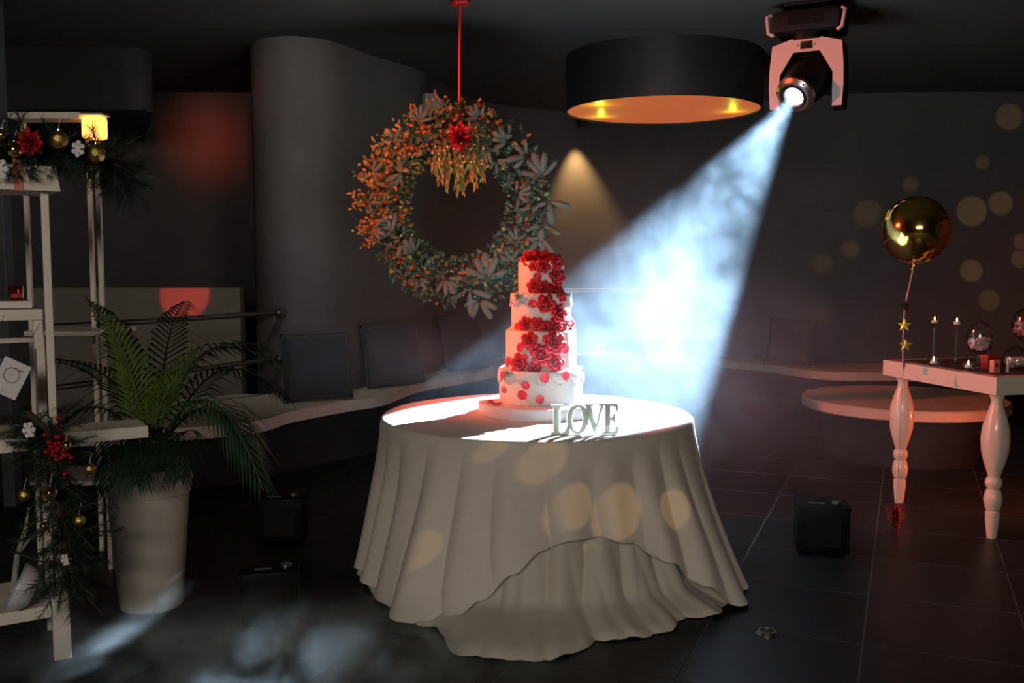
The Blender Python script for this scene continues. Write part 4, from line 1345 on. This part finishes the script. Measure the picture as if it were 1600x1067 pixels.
def nd(t, typ, op=None, ins=()):
    n = t.nodes.new(typ)
    if op: n.operation = op
    for i, v in enumerate(ins):
        if v is None: continue
        if isinstance(v, bpy.types.NodeSocket):
            t.links.new(v, n.inputs[i])
        else:
            n.inputs[i].default_value = v
    return n


def math_(t, op, *a):
    return nd(t, 'ShaderNodeMath', op, a).outputs[0]


def blob(t, pos, c, rad):
    """soft ellipsoidal puff"""
    s = nd(t, 'ShaderNodeVectorMath', 'SUBTRACT', (pos, c)).outputs[0]
    s = nd(t, 'ShaderNodeVectorMath', 'DIVIDE', (s, rad)).outputs[0]
    l = nd(t, 'ShaderNodeVectorMath', 'DOT_PRODUCT', (s, s)).outputs['Value']
    return math_(t, 'POWER', 2.718, math_(t, 'MULTIPLY', l, -1.0))


def noise(t, pos, scale, detail, rough, dist):
    n = t.nodes.new('ShaderNodeTexNoise')
    t.links.new(pos, n.inputs['Vector'])
    for k, v in (('Scale', scale), ('Detail', detail), ('Roughness', rough), ('Distortion', dist)):
        n.inputs[k].default_value = v
    return n.outputs[0]


def ramp(t, v, a, b, c, d):
    n = t.nodes.new('ShaderNodeMapRange')
    t.links.new(v, n.inputs[0])
    for i, q in enumerate((a, b, c, d)):
        n.inputs[i + 1].default_value = q
    return n.outputs[0]


def smoke(label, lo, hi, vox, field, col):
    """a body of smoke: a volume grid filled from a field of soft puffs and turbulence"""
    g = bpy.data.node_groups.new('smoke field', 'GeometryNodeTree')
    g.interface.new_socket(name='Geometry', in_out='OUTPUT', socket_type='NodeSocketGeometry')
    out = g.nodes.new('NodeGroupOutput')
    vc = g.nodes.new('GeometryNodeVolumeCube')
    vc.inputs['Min'].default_value = lo; vc.inputs['Max'].default_value = hi
    for ax, i in (('X', 0), ('Y', 1), ('Z', 2)):
        vc.inputs['Resolution ' + ax].default_value = int((hi[i] - lo[i]) / vox)
    pos = g.nodes.new('GeometryNodeInputPosition').outputs[0]
    g.links.new(field(g, pos), vc.inputs['Density'])
    sm = g.nodes.new('GeometryNodeSetMaterial')
    m = smoke_material('smoke', col)
    sm.inputs['Material'].default_value = m
    g.links.new(vc.outputs[0], sm.inputs['Geometry']); g.links.new(sm.outputs[0], out.inputs[0])
    o = MB().box([(a + b) / 2 for a, b in zip(lo, hi)], [b - a for a, b in zip(lo, hi)]).build('haze', m)
    md = o.modifiers.new('smoke', 'NODES'); md.node_group = g
    return tag(o, label, 'smoke', kind='stuff')


def beam_field(t, pos):
    nz = ramp(t, noise(t, pos, 2.0, 6, .64, 1.3), .42, .62, .10, 1.0)
    fine = ramp(t, noise(t, pos, 5.5, 5, .62, 1.6), .40, .70, .0, 1.0)
    core = math_(t, 'MULTIPLY', blob(t, pos, (.85, 5.95, 1.05), (1.05, 1.3, .95)), nz)
    near = math_(t, 'MULTIPLY', blob(t, pos, (1.62, 6.25, 2.25), (.42, .45, .42)), fine)
    left = math_(t, 'MULTIPLY', blob(t, pos, (-.45, 4.5, 1.03), (.42, .36, .13)), fine)
    low = math_(t, 'MULTIPLY', blob(t, pos, (1.55, 6.1, .65), (.75, 1.2, .5)), nz)
    nz2 = math_(t, 'MULTIPLY_ADD', fine, 1.3, .25)
    core = math_(t, 'MULTIPLY', core, nz2)
    mid = math_(t, 'MULTIPLY', blob(t, pos, (.78, 5.15, .98), (.62, .55, .40)), nz2)
    d = math_(t, 'MULTIPLY', core, .16)
    d = math_(t, 'MULTIPLY_ADD', mid, .13, d)
    d = math_(t, 'MULTIPLY_ADD', low, .28, d)
    d = math_(t, 'MULTIPLY_ADD', near, .030, d)
    d = math_(t, 'MULTIPLY_ADD', left, .30, d)
    return math_(t, 'MAXIMUM', math_(t, 'SUBTRACT', d, .004), 0.0)


smoke('pale blue smoke drifting through the spotlight beam', (-1.2, 4.0, .0), (2.7, 8.6, 3.05), .032, beam_field, (.62, .81, 1))


def floor_field(t, pos):
    nz = ramp(t, noise(t, pos, 3.2, 5, .6, 1.4), .47, .72, 0, 1.0)
    d = math_(t, 'MULTIPLY', blob(t, pos, (-.85, 3.42, .03), (.70, .30, .12)), nz)
    return math_(t, 'MAXIMUM', math_(t, 'SUBTRACT', math_(t, 'MULTIPLY', d, 11.0), .05), 0.0)


smoke('thin grey smoke creeping over the dark floor in front', (-1.95, 2.9, .0), (.35, 3.9, .34), .02, floor_field, (.85, .95, 1))
